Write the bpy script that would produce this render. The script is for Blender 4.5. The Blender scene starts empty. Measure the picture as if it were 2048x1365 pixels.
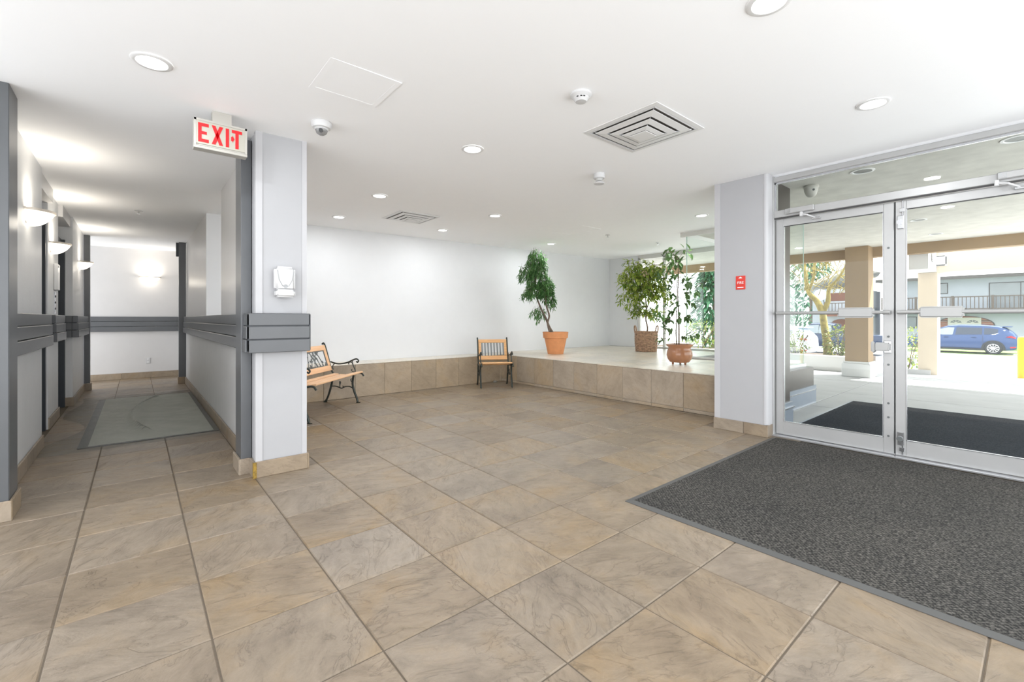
import bpy, bmesh, math, random
from math import sin, cos, pi, radians, sqrt, atan2
from mathutils import Vector, Matrix

random.seed(7)
SC = bpy.context.scene
COL = SC.collection

# ------------------------------------------------------------------ camera
F_PX, YAW, HOR, CAM_H = 895.77, 0.69757, 638.0, 1.173
cam_d = bpy.data.cameras.new('camera'); cam = bpy.data.objects.new('camera', cam_d); COL.objects.link(cam)
cam.location = (0, 0, CAM_H); cam.rotation_euler = (pi / 2, 0, -YAW)
cam_d.sensor_width = 36.0; cam_d.lens = F_PX / 2048 * 36.0
cam_d.shift_y = (HOR - 682.5) / 2048
cam_d.clip_start = 0.05; cam_d.clip_end = 300
SC.camera = cam

# ------------------------------------------------------------------ world, sun, exposure
world = bpy.data.worlds.new('world'); SC.world = world; world.use_nodes = True
bg = world.node_tree.nodes['Background']
bg.inputs[0].default_value = (0.95, 0.975, 1.0, 1); bg.inputs[1].default_value = 2.9
sun_d = bpy.data.lights.new('sun', 'SUN'); sun_d.energy = 12.0; sun_d.angle = radians(0.6); sun_d.color = (1, 0.96, 0.88)
sun = bpy.data.objects.new('sun', sun_d); COL.objects.link(sun)
sun.rotation_euler = Vector((-0.49, 0.40, -1.0)).to_track_quat('-Z', 'Y').to_euler()
VS = SC.view_settings
VS.view_transform = 'Standard'; VS.look = 'None'; VS.gamma = 1.0; VS.use_curve_mapping = False
VS.exposure = 0.57
CEIL_W = 11.0       # watts of one recessed ceiling light
SCONCE_W = 2.2
SC.cycles.max_bounces = 10; SC.cycles.diffuse_bounces = 6; SC.cycles.transparent_max_bounces = 16
SC.cycles.sample_clamp_indirect = 6.0

# ------------------------------------------------------------------ materials
def new_mat(name):
    m = bpy.data.materials.new(name); m.use_nodes = True
    nt = m.node_tree
    return m, nt, nt.nodes['Principled BSDF']
def lk(nt, a, b): nt.links.new(a, b)
def noise(nt, scale, detail=4, rough=0.55, dist=0.0, vec=None):
    n = nt.nodes.new('ShaderNodeTexNoise')
    n.inputs['Scale'].default_value = scale; n.inputs['Detail'].default_value = detail
    n.inputs['Roughness'].default_value = rough; n.inputs['Distortion'].default_value = dist
    if vec is None:
        tc = nt.nodes.new('ShaderNodeTexCoord'); vec = tc.outputs['Object']
    lk(nt, vec, n.inputs['Vector']); return n
def ramp(nt, fac, stops):
    r = nt.nodes.new('ShaderNodeValToRGB'); lk(nt, fac, r.inputs[0])
    e = r.color_ramp.elements
    while len(e) < len(stops): e.new(0.5)
    for k, (p, c) in enumerate(stops):
        e[k].position = p; e[k].color = (c[0], c[1], c[2], 1)
    return r
def bump(nt, b, h, strength=0.2, dist=0.01, prev=None):
    n = nt.nodes.new('ShaderNodeBump'); n.inputs['Strength'].default_value = strength
    n.inputs['Distance'].default_value = dist; lk(nt, h, n.inputs['Height'])
    if prev is not None: lk(nt, prev.outputs[0], n.inputs['Normal'])
    lk(nt, n.outputs[0], b.inputs['Normal']); return n
def plain(name, col, rough=0.5, metal=0.0, var=0.06, nscale=6.0, bmp=0.0, bscale=60.0, spec=0.5):
    """one colour with slight procedural mottling, optional fine relief"""
    m, nt, b = new_mat(name)
    n = noise(nt, nscale, 4)
    lo = tuple(max(0, c * (1 - var)) for c in col); hi = tuple(min(1, c * (1 + var)) for c in col)
    r = ramp(nt, n.outputs['Fac'], [(0.3, lo), (0.7, hi)])
    lk(nt, r.outputs[0], b.inputs['Base Color'])
    b.inputs['Roughness'].default_value = rough; b.inputs['Metallic'].default_value = metal
    b.inputs['Specular IOR Level'].default_value = spec
    if bmp:
        n2 = noise(nt, bscale, 3); bump(nt, b, n2.outputs['Fac'], bmp, 0.004)
    return m
def emit(name, col, strength):
    m, nt, b = new_mat(name)
    b.inputs['Base Color'].default_value = (*col, 1)
    b.inputs['Emission Color'].default_value = (*col, 1); b.inputs['Emission Strength'].default_value = strength
    return m
def tile_mat(name, c_a, c_b, c_c, rough=0.38, streak=1.0, bstr=0.5):
    """slate-look porcelain: every tile takes its own patch, turn and tint from its object's random number"""
    m, nt, b = new_mat(name)
    tc = nt.nodes.new('ShaderNodeTexCoord'); oi = nt.nodes.new('ShaderNodeObjectInfo')
    mul = nt.nodes.new('ShaderNodeMath'); mul.operation = 'MULTIPLY'; mul.inputs[1].default_value = 61.0
    lk(nt, oi.outputs['Random'], mul.inputs[0])
    snap = nt.nodes.new('ShaderNodeMath'); snap.operation = 'SNAP'; snap.inputs[1].default_value = pi / 2
    lk(nt, mul.outputs[0], snap.inputs[0])
    ang = nt.nodes.new('ShaderNodeMath'); ang.operation = 'ADD'; ang.inputs[1].default_value = 0.45
    lk(nt, snap.outputs[0], ang.inputs[0])
    rot = nt.nodes.new('ShaderNodeVectorRotate'); rot.rotation_type = 'Z_AXIS'
    lk(nt, tc.outputs['Object'], rot.inputs['Vector']); lk(nt, ang.outputs[0], rot.inputs['Angle'])
    add = nt.nodes.new('ShaderNodeVectorMath'); add.operation = 'ADD'
    cmb = nt.nodes.new('ShaderNodeCombineXYZ')
    for k in range(3): lk(nt, mul.outputs[0], cmb.inputs[k])
    lk(nt, rot.outputs[0], add.inputs[0]); lk(nt, cmb.outputs[0], add.inputs[1])
    mp = nt.nodes.new('ShaderNodeMapping'); mp.inputs['Scale'].default_value = (1.0, 2.1, 1.0)
    lk(nt, add.outputs[0], mp.inputs['Vector'])
    n1 = noise(nt, 2.6, 6, 0.6, 0.4, add.outputs[0])
    n2 = noise(nt, 8.5, 12, 0.74, 0.5, mp.outputs[0])
    n4 = noise(nt, 3.4, 7, 0.62, 1.1, mp.outputs[0])
    n3 = noise(nt, 38.0, 4, 0.6, 0.0, add.outputs[0])
    r1 = ramp(nt, n1.outputs['Fac'], [(0.34, c_a), (0.52, c_b), (0.70, c_c)])
    r2 = ramp(nt, n2.outputs['Fac'], [(0.28, (0.66, 0.64, 0.60)), (0.46, (0.92, 0.92, 0.91)), (0.70, (1.16, 1.16, 1.17))])
    mx = nt.nodes.new('ShaderNodeMix'); mx.data_type = 'RGBA'; mx.blend_type = 'MULTIPLY'; mx.inputs[0].default_value = streak
    lk(nt, r1.outputs[0], mx.inputs[6]); lk(nt, r2.outputs[0], mx.inputs[7])
    # thin dark clefts where a slow noise crosses its middle
    sb = nt.nodes.new('ShaderNodeMath'); sb.operation = 'SUBTRACT'; sb.inputs[1].default_value = 0.54; lk(nt, n4.outputs['Fac'], sb.inputs[0])
    ab = nt.nodes.new('ShaderNodeMath'); ab.operation = 'ABSOLUTE'; lk(nt, sb.outputs[0], ab.inputs[0])
    r4 = ramp(nt, ab.outputs[0], [(0.0, (0.72, 0.70, 0.67)), (0.010, (0.90, 0.89, 0.88)), (0.024, (1, 1, 1))])
    m4 = nt.nodes.new('ShaderNodeMix'); m4.data_type = 'RGBA'; m4.blend_type = 'MULTIPLY'; m4.inputs[0].default_value = streak
    lk(nt, mx.outputs[2], m4.inputs[6]); lk(nt, r4.outputs[0], m4.inputs[7])
    hv = nt.nodes.new('ShaderNodeHueSaturation')
    mr = nt.nodes.new('ShaderNodeMapRange'); mr.inputs[3].default_value = 0.93; mr.inputs[4].default_value = 1.06
    lk(nt, oi.outputs['Random'], mr.inputs[0]); lk(nt, mr.outputs[0], hv.inputs['Value'])
    fr = nt.nodes.new('ShaderNodeMath'); fr.operation = 'FRACT'; lk(nt, mul.outputs[0], fr.inputs[0])
    mr2 = nt.nodes.new('ShaderNodeMapRange'); mr2.inputs[3].default_value = 0.80; mr2.inputs[4].default_value = 1.08
    lk(nt, fr.outputs[0], mr2.inputs[0]); lk(nt, mr2.outputs[0], hv.inputs['Saturation'])
    lk(nt, m4.outputs[2], hv.inputs['Color'])
    lk(nt, hv.outputs[0], b.inputs['Base Color'])
    b.inputs['Roughness'].default_value = rough
    # ledges of cleft slate: a stepped noise, plus fine grain
    st = ramp(nt, n4.outputs['Fac'], [(0.30, (0, 0, 0)), (0.42, (0.3, 0.3, 0.3)), (0.535, (0.42, 0.42, 0.42)), (0.545, (0.75, 0.75, 0.75)), (0.70, (1, 1, 1))])
    bp0 = bump(nt, b, st.outputs[0], bstr, 0.007)
    bp = bump(nt, b, n2.outputs['Fac'], bstr * 0.9, 0.008, bp0)
    bump(nt, b, n3.outputs['Fac'], 0.12, 0.003, bp)
    return m

M = {}
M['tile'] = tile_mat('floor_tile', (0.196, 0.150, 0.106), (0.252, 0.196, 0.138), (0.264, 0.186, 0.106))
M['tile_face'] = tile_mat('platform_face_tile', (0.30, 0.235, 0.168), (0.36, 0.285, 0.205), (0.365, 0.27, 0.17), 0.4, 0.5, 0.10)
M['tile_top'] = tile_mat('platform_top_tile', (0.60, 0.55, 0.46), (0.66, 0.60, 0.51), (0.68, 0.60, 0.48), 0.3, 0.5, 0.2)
M['tile_base'] = tile_mat('baseboard_tile', (0.25, 0.195, 0.14), (0.31, 0.245, 0.175), (0.31, 0.225, 0.14), 0.4, 0.6, 0.2)
M['grout'] = plain('grout', (0.125, 0.10, 0.074), 0.9)
M['grout_light'] = plain('grout_light', (0.50, 0.44, 0.36), 0.9)
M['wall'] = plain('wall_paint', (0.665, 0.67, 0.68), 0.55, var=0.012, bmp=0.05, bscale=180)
M['wall_corr'] = plain('corridor_wall_paint', (0.62, 0.61, 0.605), 0.32, var=0.012, bmp=0.04, bscale=180)
M['wall_low'] = plain('textured_wall_paint', (0.68, 0.685, 0.69), 0.45, var=0.02, bmp=0.35, bscale=55)
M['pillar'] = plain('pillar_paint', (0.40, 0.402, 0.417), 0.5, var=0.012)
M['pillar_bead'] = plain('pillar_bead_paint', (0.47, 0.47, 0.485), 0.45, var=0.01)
M['ceiling'] = plain('ceiling_paint', (0.95, 0.96, 0.975), 0.8, var=0.006)
M['grey'] = plain('grey_gloss_paint', (0.098, 0.103, 0.11), 0.32, var=0.05)
M['grey_dark'] = plain('dark_steel_frame', (0.03, 0.037, 0.045), 0.35, var=0.1)
M['steel'] = plain('elevator_steel', (0.42, 0.44, 0.45), 0.3, 0.9)
M['alu'] = plain('brushed_aluminium', (0.41, 0.41, 0.408), 0.38, 0.35, var=0.03)
M['alu_bright'] = plain('bright_aluminium', (0.52, 0.53, 0.55), 0.22, 0.7, var=0.03)
M['alu_dark'] = plain('dark_frame_gasket', (0.05, 0.05, 0.05), 0.6)  # even dark colour of the meeting seal, gaskets and door stop
M['frame_pale'] = plain('pale_window_frame', (0.62, 0.61, 0.58), 0.45, 0.1, var=0.03)
M['bar'] = plain('push_bar_grey', (0.36, 0.36, 0.355), 0.35, 0.2, var=0.03)
M['chrome'] = plain('chrome', (0.55, 0.56, 0.57), 0.2, 1.0)
M['white_plastic'] = plain('white_plastic', (0.58, 0.58, 0.585), 0.3, var=0.01)
M['grey_plastic'] = plain('grey_plastic', (0.35, 0.36, 0.37), 0.4)
M['black_plastic'] = plain('black_plastic', (0.012, 0.012, 0.013), 0.35)
M['dark_hole'] = plain('vent_dark', (0.11, 0.10, 0.09), 0.8)
M['cream_metal'] = plain('cream_enamel', (0.42, 0.405, 0.37), 0.4, var=0.03)
M['red'] = emit('exit_letter_red', (0.50, 0.004, 0.008), 0.35)
M['exit_panel'] = emit('exit_panel_cream', (0.40, 0.385, 0.33), 0.02)
M['red_plate'] = plain('fire_red', (0.62, 0.035, 0.02), 0.4, var=0.03)
M['print_white'] = plain('white_print', (0.85, 0.85, 0.85), 0.5)
M['sconce'] = emit('frosted_lit_glass', (1.0, 0.93, 0.80), 2.2)
M['sconce_rim'] = plain('sconce_rim', (0.62, 0.56, 0.48), 0.35, 0.2)
M['lamp'] = emit('lit_diffuser', (1.0, 0.985, 0.95), 6.0)
M['trim_white'] = plain('white_trim', (0.72, 0.72, 0.72), 0.4, var=0.01)
M['terracotta'] = plain('terracotta', (0.60, 0.25, 0.10), 0.75, var=0.10, nscale=9, bmp=0.1, bscale=80)
M['glazed'] = plain('glazed_brown_pot', (0.36, 0.165, 0.085), 0.16, var=0.12, nscale=7)
M['soil'] = plain('potting_soil', (0.055, 0.035, 0.022), 0.95, var=0.4, nscale=40, bmp=0.6, bscale=90)
M['wicker'] = plain('wicker', (0.33, 0.205, 0.13), 0.6, var=0.45, nscale=26, bmp=0.3, bscale=70)
M['iron'] = plain('cast_iron_green_black', (0.030, 0.036, 0.030), 0.35, 0.3, var=0.3)
M['iron_grey'] = plain('cast_iron_panel', (0.13, 0.14, 0.14), 0.4, 0.3, var=0.2)
M['mat_border'] = plain('rubber_mat_border', (0.085, 0.085, 0.083), 0.6)
M['film_strip'] = plain('black_tape', (0.006, 0.0065, 0.006), 0.35, var=0.4, nscale=20)

def wood_mat(name, a, b_):
    m, nt, b = new_mat(name)
    tc = nt.nodes.new('ShaderNodeTexCoord'); mp = nt.nodes.new('ShaderNodeMapping')
    mp.inputs['Scale'].default_value = (22, 1.6, 22); lk(nt, tc.outputs['Object'], mp.inputs['Vector'])
    n = noise(nt, 2.2, 6, 0.6, 0.8, mp.outputs[0])
    r = ramp(nt, n.outputs['Fac'], [(0.3, a), (0.7, b_)]); lk(nt, r.outputs[0], b.inputs['Base Color'])
    b.inputs['Roughness'].default_value = 0.4
    bump(nt, b, n.outputs['Fac'], 0.08, 0.002)
    return m
M['wood'] = wood_mat('varnished_wood', (0.50, 0.25, 0.095), (0.68, 0.40, 0.18))
M['wood_pale'] = wood_mat('pale_varnished_wood', (0.66, 0.38, 0.20), (0.78, 0.50, 0.30))

def carpet_mat(name, dark, light, scale):
    m, nt, b = new_mat(name)
    tc = nt.nodes.new('ShaderNodeTexCoord')
    mp = nt.nodes.new('ShaderNodeMapping'); mp.inputs['Rotation'].default_value = (0, 0, radians(45))
    lk(nt, tc.outputs['Object'], mp.inputs['Vector'])
    ck = nt.nodes.new('ShaderNodeTexVoronoi'); ck.inputs['Scale'].default_value = scale
    ck.inputs['Randomness'].default_value = 0.25; lk(nt, mp.outputs[0], ck.inputs['Vector'])
    n = noise(nt, scale * 1.3, 3, 0.7); n2 = noise(nt, 1.6, 3)
    mul = nt.nodes.new('ShaderNodeMath'); mul.operation = 'MULTIPLY_ADD'; mul.inputs[1].default_value = 0.55
    lk(nt, ck.outputs['Distance'], mul.inputs[0]); lk(nt, n.outputs['Fac'], mul.inputs[2])
    r = ramp(nt, mul.outputs[0], [(0.42, light), (0.92, dark)])
    mx = nt.nodes.new('ShaderNodeMix'); mx.data_type = 'RGBA'; mx.blend_type = 'MULTIPLY'; mx.inputs[0].default_value = 1
    r2 = ramp(nt, n2.outputs['Fac'], [(0.3, (0.85, 0.85, 0.85)), (0.7, (1.15, 1.13, 1.1))])
    lk(nt, r.outputs[0], mx.inputs[6]); lk(nt, r2.outputs[0], mx.inputs[7]); lk(nt, mx.outputs[2], b.inputs['Base Color'])
    b.inputs['Roughness'].default_value = 0.95; b.inputs['Specular IOR Level'].default_value = 0.15
    bump(nt, b, mul.outputs[0], 0.8, 0.006)
    return m
M['carpet'] = carpet_mat('woven_grey_carpet', (0.024, 0.024, 0.023), (0.20, 0.19, 0.175), 62)
M['carpet_out'] = carpet_mat('dark_navy_carpet', (0.010, 0.013, 0.02), (0.045, 0.052, 0.068), 60)
M['mat_grey'] = plain('grey_green_mat', (0.55, 0.565, 0.51), 0.7, var=0.12, nscale=4)

def glass_mat(name, tint=(0.97, 0.99, 0.98), refl=0.016):
    m = bpy.data.materials.new(name); m.use_nodes = True; nt = m.node_tree; nt.nodes.clear()
    out = nt.nodes.new('ShaderNodeOutputMaterial'); mx = nt.nodes.new('ShaderNodeMixShader')
    tr = nt.nodes.new('ShaderNodeBsdfTransparent'); tr.inputs[0].default_value = (*tint, 1)
    gl = nt.nodes.new('ShaderNodeBsdfGlossy'); gl.inputs['Roughness'].default_value = 0.02
    # Schlick reflectance, the same for both sides of the pane
    geo = nt.nodes.new('ShaderNodeNewGeometry'); dt = nt.nodes.new('ShaderNodeVectorMath'); dt.operation = 'DOT_PRODUCT'
    lk(nt, geo.outputs['Normal'], dt.inputs[0]); lk(nt, geo.outputs['Incoming'], dt.inputs[1])
    def mth(op, a, b_):
        n_ = nt.nodes.new('ShaderNodeMath'); n_.operation = op
        for k, q in enumerate((a, b_)):
            if q is None: continue
            if isinstance(q, (int, float)): n_.inputs[k].default_value = q
            else: lk(nt, q, n_.inputs[k])
        return n_.outputs[0]
    k5 = mth('POWER', mth('SUBTRACT', 1.0, mth('ABSOLUTE', dt.outputs['Value'], None)), 5.0)
    ad = nt.nodes.new('ShaderNodeMath'); ad.operation = 'MULTIPLY_ADD'; ad.inputs[1].default_value = 0.6; ad.inputs[2].default_value = refl; ad.use_clamp = True
    lk(nt, k5, ad.inputs[0])
    lk(nt, ad.outputs[0], mx.inputs[0]); lk(nt, tr.outputs[0], mx.inputs[1]); lk(nt, gl.outputs[0], mx.inputs[2])
    lk(nt, mx.outputs[0], out.inputs['Surface'])
    return m
M['glass'] = glass_mat('clear_glass')
M['glass_edge'] = plain('green_glass_edge', (0.35, 0.47, 0.42), 0.15)
def film_mat():
    """clear wrinkled plastic sheet"""
    m = bpy.data.materials.new('clear_plastic_film'); m.use_nodes = True; nt = m.node_tree; nt.nodes.clear()
    out = nt.nodes.new('ShaderNodeOutputMaterial'); mx = nt.nodes.new('ShaderNodeMixShader')
    tr = nt.nodes.new('ShaderNodeBsdfTransparent'); tr.inputs[0].default_value = (0.93, 0.94, 0.93, 1)
    gl = nt.nodes.new('ShaderNodeBsdfPrincipled'); gl.inputs['Base Color'].default_value = (0.35, 0.35, 0.33, 1); gl.inputs['Roughness'].default_value = 0.10; gl.inputs['Specular IOR Level'].default_value = 1.0
    n = noise(nt, 8, 8, 0.70, 1.6)
    bp = nt.nodes.new('ShaderNodeBump'); bp.inputs['Strength'].default_value = 1.0; bp.inputs['Distance'].default_value = 0.03
    lk(nt, n.outputs['Fac'], bp.inputs['Height']); lk(nt, bp.outputs[0], gl.inputs['Normal'])
    mx.inputs[0].default_value = 0.30
    lk(nt, tr.outputs[0], mx.inputs[1]); lk(nt, gl.outputs[0], mx.inputs[2]); lk(nt, mx.outputs[0], out.inputs['Surface'])
    return m
M['film'] = film_mat()
def leaf_mat(name, a, b_, trans=0.35):
    m = bpy.data.materials.new(name); m.use_nodes = True; nt = m.node_tree; nt.nodes.clear()
    out = nt.nodes.new('ShaderNodeOutputMaterial'); mx = nt.nodes.new('ShaderNodeMixShader'); mx.inputs[0].default_value = trans
    pb = nt.nodes.new('ShaderNodeBsdfPrincipled'); tl = nt.nodes.new('ShaderNodeBsdfTranslucent')
    pb.inputs['Roughness'].default_value = 0.38
    geo = nt.nodes.new('ShaderNodeNewGeometry')
    r = ramp(nt, geo.outputs['Random Per Island'], [(0.1, a), (0.9, b_)])
    oi = nt.nodes.new('ShaderNodeObjectInfo'); hv = nt.nodes.new('ShaderNodeHueSaturation')
    mr = nt.nodes.new('ShaderNodeMapRange'); mr.inputs[3].default_value = 0.7; mr.inputs[4].default_value = 1.35
    lk(nt, oi.outputs['Random'], mr.inputs[0]); lk(nt, mr.outputs[0], hv.inputs['Value']); lk(nt, r.outputs[0], hv.inputs['Color'])
    lk(nt, hv.outputs[0], pb.inputs['Base Color']); lk(nt, hv.outputs[0], tl.inputs['Color'])
    lk(nt, pb.outputs[0], mx.inputs[1]); lk(nt, tl.outputs[0], mx.inputs[2]); lk(nt, mx.outputs[0], out.inputs['Surface'])
    return m
M['leaf_willow'] = leaf_mat('willow_leaf', (0.06, 0.17, 0.05), (0.20, 0.42, 0.13))
M['leaf_ficus'] = leaf_mat('yellow_green_leaf', (0.12, 0.22, 0.03), (0.50, 0.58, 0.12), 0.55)
M['leaf_dark'] = leaf_mat('dark_green_leaf', (0.035, 0.09, 0.028), (0.13, 0.23, 0.07), 0.25)
M['leaf_bush'] = leaf_mat('bush_leaf', (0.07, 0.12, 0.02), (0.25, 0.29, 0.055), 0.45)
M['leaf_fir'] = leaf_mat('evergreen_needles', (0.012, 0.06, 0.035), (0.06, 0.19, 0.09), 0.2)
M['bark'] = plain('grey_brown_bark', (0.16, 0.115, 0.085), 0.8, var=0.35, nscale=30, bmp=0.4, bscale=60)
M['bark_moss'] = plain('mossy_yellow_bark', (0.24, 0.195, 0.055), 0.85, var=0.45, nscale=14, bmp=0.5, bscale=40)
# outdoors
M['concrete'] = plain('concrete_paving', (0.40, 0.405, 0.415), 0.8, var=0.06, nscale=2.5, bmp=0.12, bscale=120)
M['joint'] = plain('paving_joint', (0.20, 0.20, 0.20), 0.9)
M['asphalt'] = plain('asphalt', (0.10, 0.11, 0.135), 0.85, var=0.1, nscale=3)
M['stucco'] = plain('soffit_stucco', (0.60, 0.585, 0.54), 0.9, var=0.09, nscale=5, bmp=0.7, bscale=75)
M['tan'] = plain('tan_painted_column', (0.30, 0.205, 0.115), 0.8, var=0.05, nscale=2)
M['cream'] = plain('cream_painted_beam', (0.52, 0.45, 0.36), 0.8, var=0.03)
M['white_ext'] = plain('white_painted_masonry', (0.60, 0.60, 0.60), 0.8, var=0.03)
M['granite'] = plain('brown_granite', (0.055, 0.045, 0.04), 0.3, var=0.16, nscale=5, bmp=0.02)
M['skirt'] = plain('sheet_metal_skirt', (0.22, 0.255, 0.31), 0.35, 0.2, var=0.03)
M['yellow'] = plain('bollard_yellow', (0.62, 0.42, 0.01), 0.45, var=0.03)
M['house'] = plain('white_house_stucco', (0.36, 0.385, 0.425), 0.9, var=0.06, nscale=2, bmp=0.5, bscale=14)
M['house_trim'] = plain('dark_house_trim', (0.05, 0.045, 0.042), 0.6)
M['rail_wood'] = plain('dark_rail_timber', (0.085, 0.065, 0.055), 0.7, var=0.2)
M['roof'] = plain('pale_shingle', (0.42, 0.41, 0.40), 0.9, var=0.12, nscale=4, bmp=0.4, bscale=12)
M['win_glass'] = plain('curtained_window', (0.20, 0.22, 0.235), 0.15, var=0.1, nscale=1.5)
M['garage'] = plain('cream_garage_door', (0.44, 0.43, 0.39), 0.6, var=0.02)
def brick_mat():
    m, nt, b = new_mat('red_brick_veneer')
    tc = nt.nodes.new('ShaderNodeTexCoord'); br = nt.nodes.new('ShaderNodeTexBrick'); mp = nt.nodes.new('ShaderNodeMapping')
    mp.inputs['Rotation'].default_value = (pi / 2, 0, pi / 2); lk(nt, tc.outputs['Object'], mp.inputs['Vector']); lk(nt, mp.outputs[0], br.inputs['Vector'])
    br.inputs['Scale'].default_value = 4.0
    br.inputs['Color1'].default_value = (0.30, 0.11, 0.07, 1); br.inputs['Color2'].default_value = (0.12, 0.07, 0.06, 1); br.inputs['Mortar'].default_value = (0.5, 0.48, 0.45, 1)
    lk(nt, br.outputs[0], b.inputs['Base Color']); b.inputs['Roughness'].default_value = 0.9
    return m
M['brick'] = brick_mat()
M['brown_wall'] = plain('brown_timber_wall', (0.13, 0.05, 0.028), 0.8, var=0.2)
M['grass'] = plain('lawn_grass', (0.16, 0.24, 0.07), 0.95, var=0.4, nscale=12, bmp=0.6, bscale=60)
M['car_blue'] = plain('blue_car_paint', (0.022, 0.05, 0.135), 0.2, 0.15, var=0.02)
M['car_navy'] = plain('navy_truck_paint', (0.008, 0.022, 0.06), 0.2, 0.1, var=0.02)
M['car_white'] = plain('pale_car_paint', (0.60, 0.66, 0.74), 0.2, 0.1, var=0.02)
M['car_glass'] = plain('tinted_car_glass', (0.02, 0.03, 0.05), 0.05)
M['car_glass_light'] = plain('sky_lit_car_glass', (0.22, 0.25, 0.26), 0.08)  # brightness of the sky is painted into this lighter glass colour
M['tyre'] = plain('tyre_rubber', (0.018, 0.02, 0.024), 0.75)
M['alloy'] = plain('alloy_wheel', (0.62, 0.63, 0.65), 0.3, 0.5)
M['tail'] = plain('tail_light_red', (0.50, 0.01, 0.015), 0.2)

# ------------------------------------------------------------------ mesh helpers
class MB:
    def __init__(s): s.v = []; s.f = []
    def box(s, x0, x1, y0, y1, z0, z1):
        i = len(s.v)
        s.v += [(x0, y0, z0), (x1, y0, z0), (x1, y1, z0), (x0, y1, z0), (x0, y0, z1), (x1, y0, z1), (x1, y1, z1), (x0, y1, z1)]
        s.f += [(i, i+3, i+2, i+1), (i+4, i+5, i+6, i+7), (i, i+1, i+5, i+4), (i+1, i+2, i+6, i+5), (i+2, i+3, i+7, i+6), (i+3, i, i+4, i+7)]
        return s
    def prism(s, poly, axis, a0, a1):
        """poly: 2-D points; axis 'x': points are (y,z); 'y': (x,z); 'z': (x,y)"""
        n = len(poly); i = len(s.v)
        def P(p, a): return {'x': (a, p[0], p[1]), 'y': (p[0], a, p[1]), 'z': (p[0], p[1], a)}[axis]
        s.v += [P(p, a0) for p in poly] + [P(p, a1) for p in poly]
        s.f += [tuple(range(i + n - 1, i - 1, -1)), tuple(range(i + n, i + 2 * n))]
        s.f += [(i + k, i + (k + 1) % n, i + n + (k + 1) % n, i + n + k) for k in range(n)]
        return s
    def lathe(s, prof, n=24, c=(0, 0, 0), a0=0.0, a1=2 * pi, sx=1.0, sy=1.0):
        full = abs(a1 - a0 - 2 * pi) < 1e-6; m = n if full else n + 1; i = len(s.v)
        for r, z in prof:
            for k in range(m):
                a = a0 + (a1 - a0) * k / n
                s.v.append((c[0] + r * cos(a) * sx, c[1] + r * sin(a) * sy, c[2] + z))
        for j in range(len(prof) - 1):
            for k in range(n):
                k2 = (k + 1) % m
                s.f.append((i + j * m + k, i + j * m + k2, i + (j + 1) * m + k2, i + (j + 1) * m + k))
        return s
    def disc(s, c, r, n=24, sx=1.0, sy=1.0):
        i = len(s.v)
        s.v += [(c[0] + r * cos(2 * pi * k / n) * sx, c[1] + r * sin(2 * pi * k / n) * sy, c[2]) for k in range(n)]
        s.f.append(tuple(range(i, i + n))); return s
    def tube(s, pts, rad, n=6, closed=False):
        pts = [Vector(p) for p in pts]; L = len(pts)
        if not hasattr(rad, '__len__'): rad = [rad] * L
        i = len(s.v); prev = None
        for k, p in enumerate(pts):
            if closed: t = pts[(k + 1) % L] - pts[k - 1]
            else: t = pts[min(k + 1, L - 1)] - pts[max(k - 1, 0)]
            if t.length < 1e-9: t = Vector((0, 0, 1))
            t.normalize()
            if prev is None:
                ref = Vector((0, 0, 1)) if abs(t.z) < 0.9 else Vector((1, 0, 0)); u = t.cross(ref).normalized()
            else:
                u = prev - t * prev.dot(t); u = u.normalized() if u.length > 1e-6 else t.orthogonal().normalized()
            prev = u; w = t.cross(u)
            for q in range(n):
                a = 2 * pi * q / n; s.v.append(tuple(p + (u * cos(a) + w * sin(a)) * rad[k]))
        for k in range(L if closed else L - 1):
            k2 = (k + 1) % L
            for q in range(n):
                s.f.append((i + k * n + q, i + k * n + (q + 1) % n, i + k2 * n + (q + 1) % n, i + k2 * n + q))
        if not closed:
            s.f.append(tuple(range(i + n - 1, i - 1, -1))); s.f.append(tuple(range(i + (L - 1) * n, i + L * n)))
        return s
    def cyl(s, p0, p1, r, n=16, r1=None): return s.tube([p0, p1], [r, r if r1 is None else r1], n)
    def mesh(s, name, bevel=0.0, smooth=None, segs=1):
        me = bpy.data.meshes.new(name); me.from_pydata(s.v, [], s.f); me.update()
        bm = bmesh.new(); bm.from_mesh(me)
        bmesh.ops.recalc_face_normals(bm, faces=bm.faces)
        if bevel:
            es = [e for e in bm.edges if len(e.link_faces) == 2 and e.calc_face_angle(0) > 0.5]
            bmesh.ops.bevel(bm, geom=es, offset=bevel, segments=segs, affect='EDGES', clamp_overlap=True)
        bm.to_mesh(me); bm.free()
        if smooth is not None:
            for p in me.polygons: p.use_smooth = True
            me.set_sharp_from_angle(angle=radians(smooth))
        return me
    def build(s, name, mat, parent=None, loc=(0, 0, 0), rot=(0, 0, 0), bevel=0.0, smooth=None, segs=1):
        me = s.mesh(name, bevel, smooth, segs); me.materials.append(M[mat] if isinstance(mat, str) else mat)
        return place(me, name, parent, loc, rot)
def place(me, name, parent=None, loc=(0, 0, 0), rot=(0, 0, 0)):
    o = bpy.data.objects.new(name, me); COL.objects.link(o)
    o.location = loc; o.rotation_euler = rot
    if parent is not None: o.parent = parent
    return o
def tag(o, label=None, cat=None, group=None, kind=None):
    if label: o['label'] = label
    if cat: o['category'] = cat
    if group: o['group'] = group
    if kind: o['kind'] = kind
    return o
def thing(name, label, cat, loc=(0, 0, 0), rz=0.0, group=None):
    o = bpy.data.objects.new(name, None); COL.objects.link(o)
    o.empty_display_size = 0.1; o.location = loc; o.rotation_euler = (0, 0, rz)
    return tag(o, label, cat, group)
def struct(name, mb, mat, label=None, **k):
    o = mb.build(name, mat, None, **k); o['kind'] = 'structure'
    if label: o['label'] = label
    return o
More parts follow.
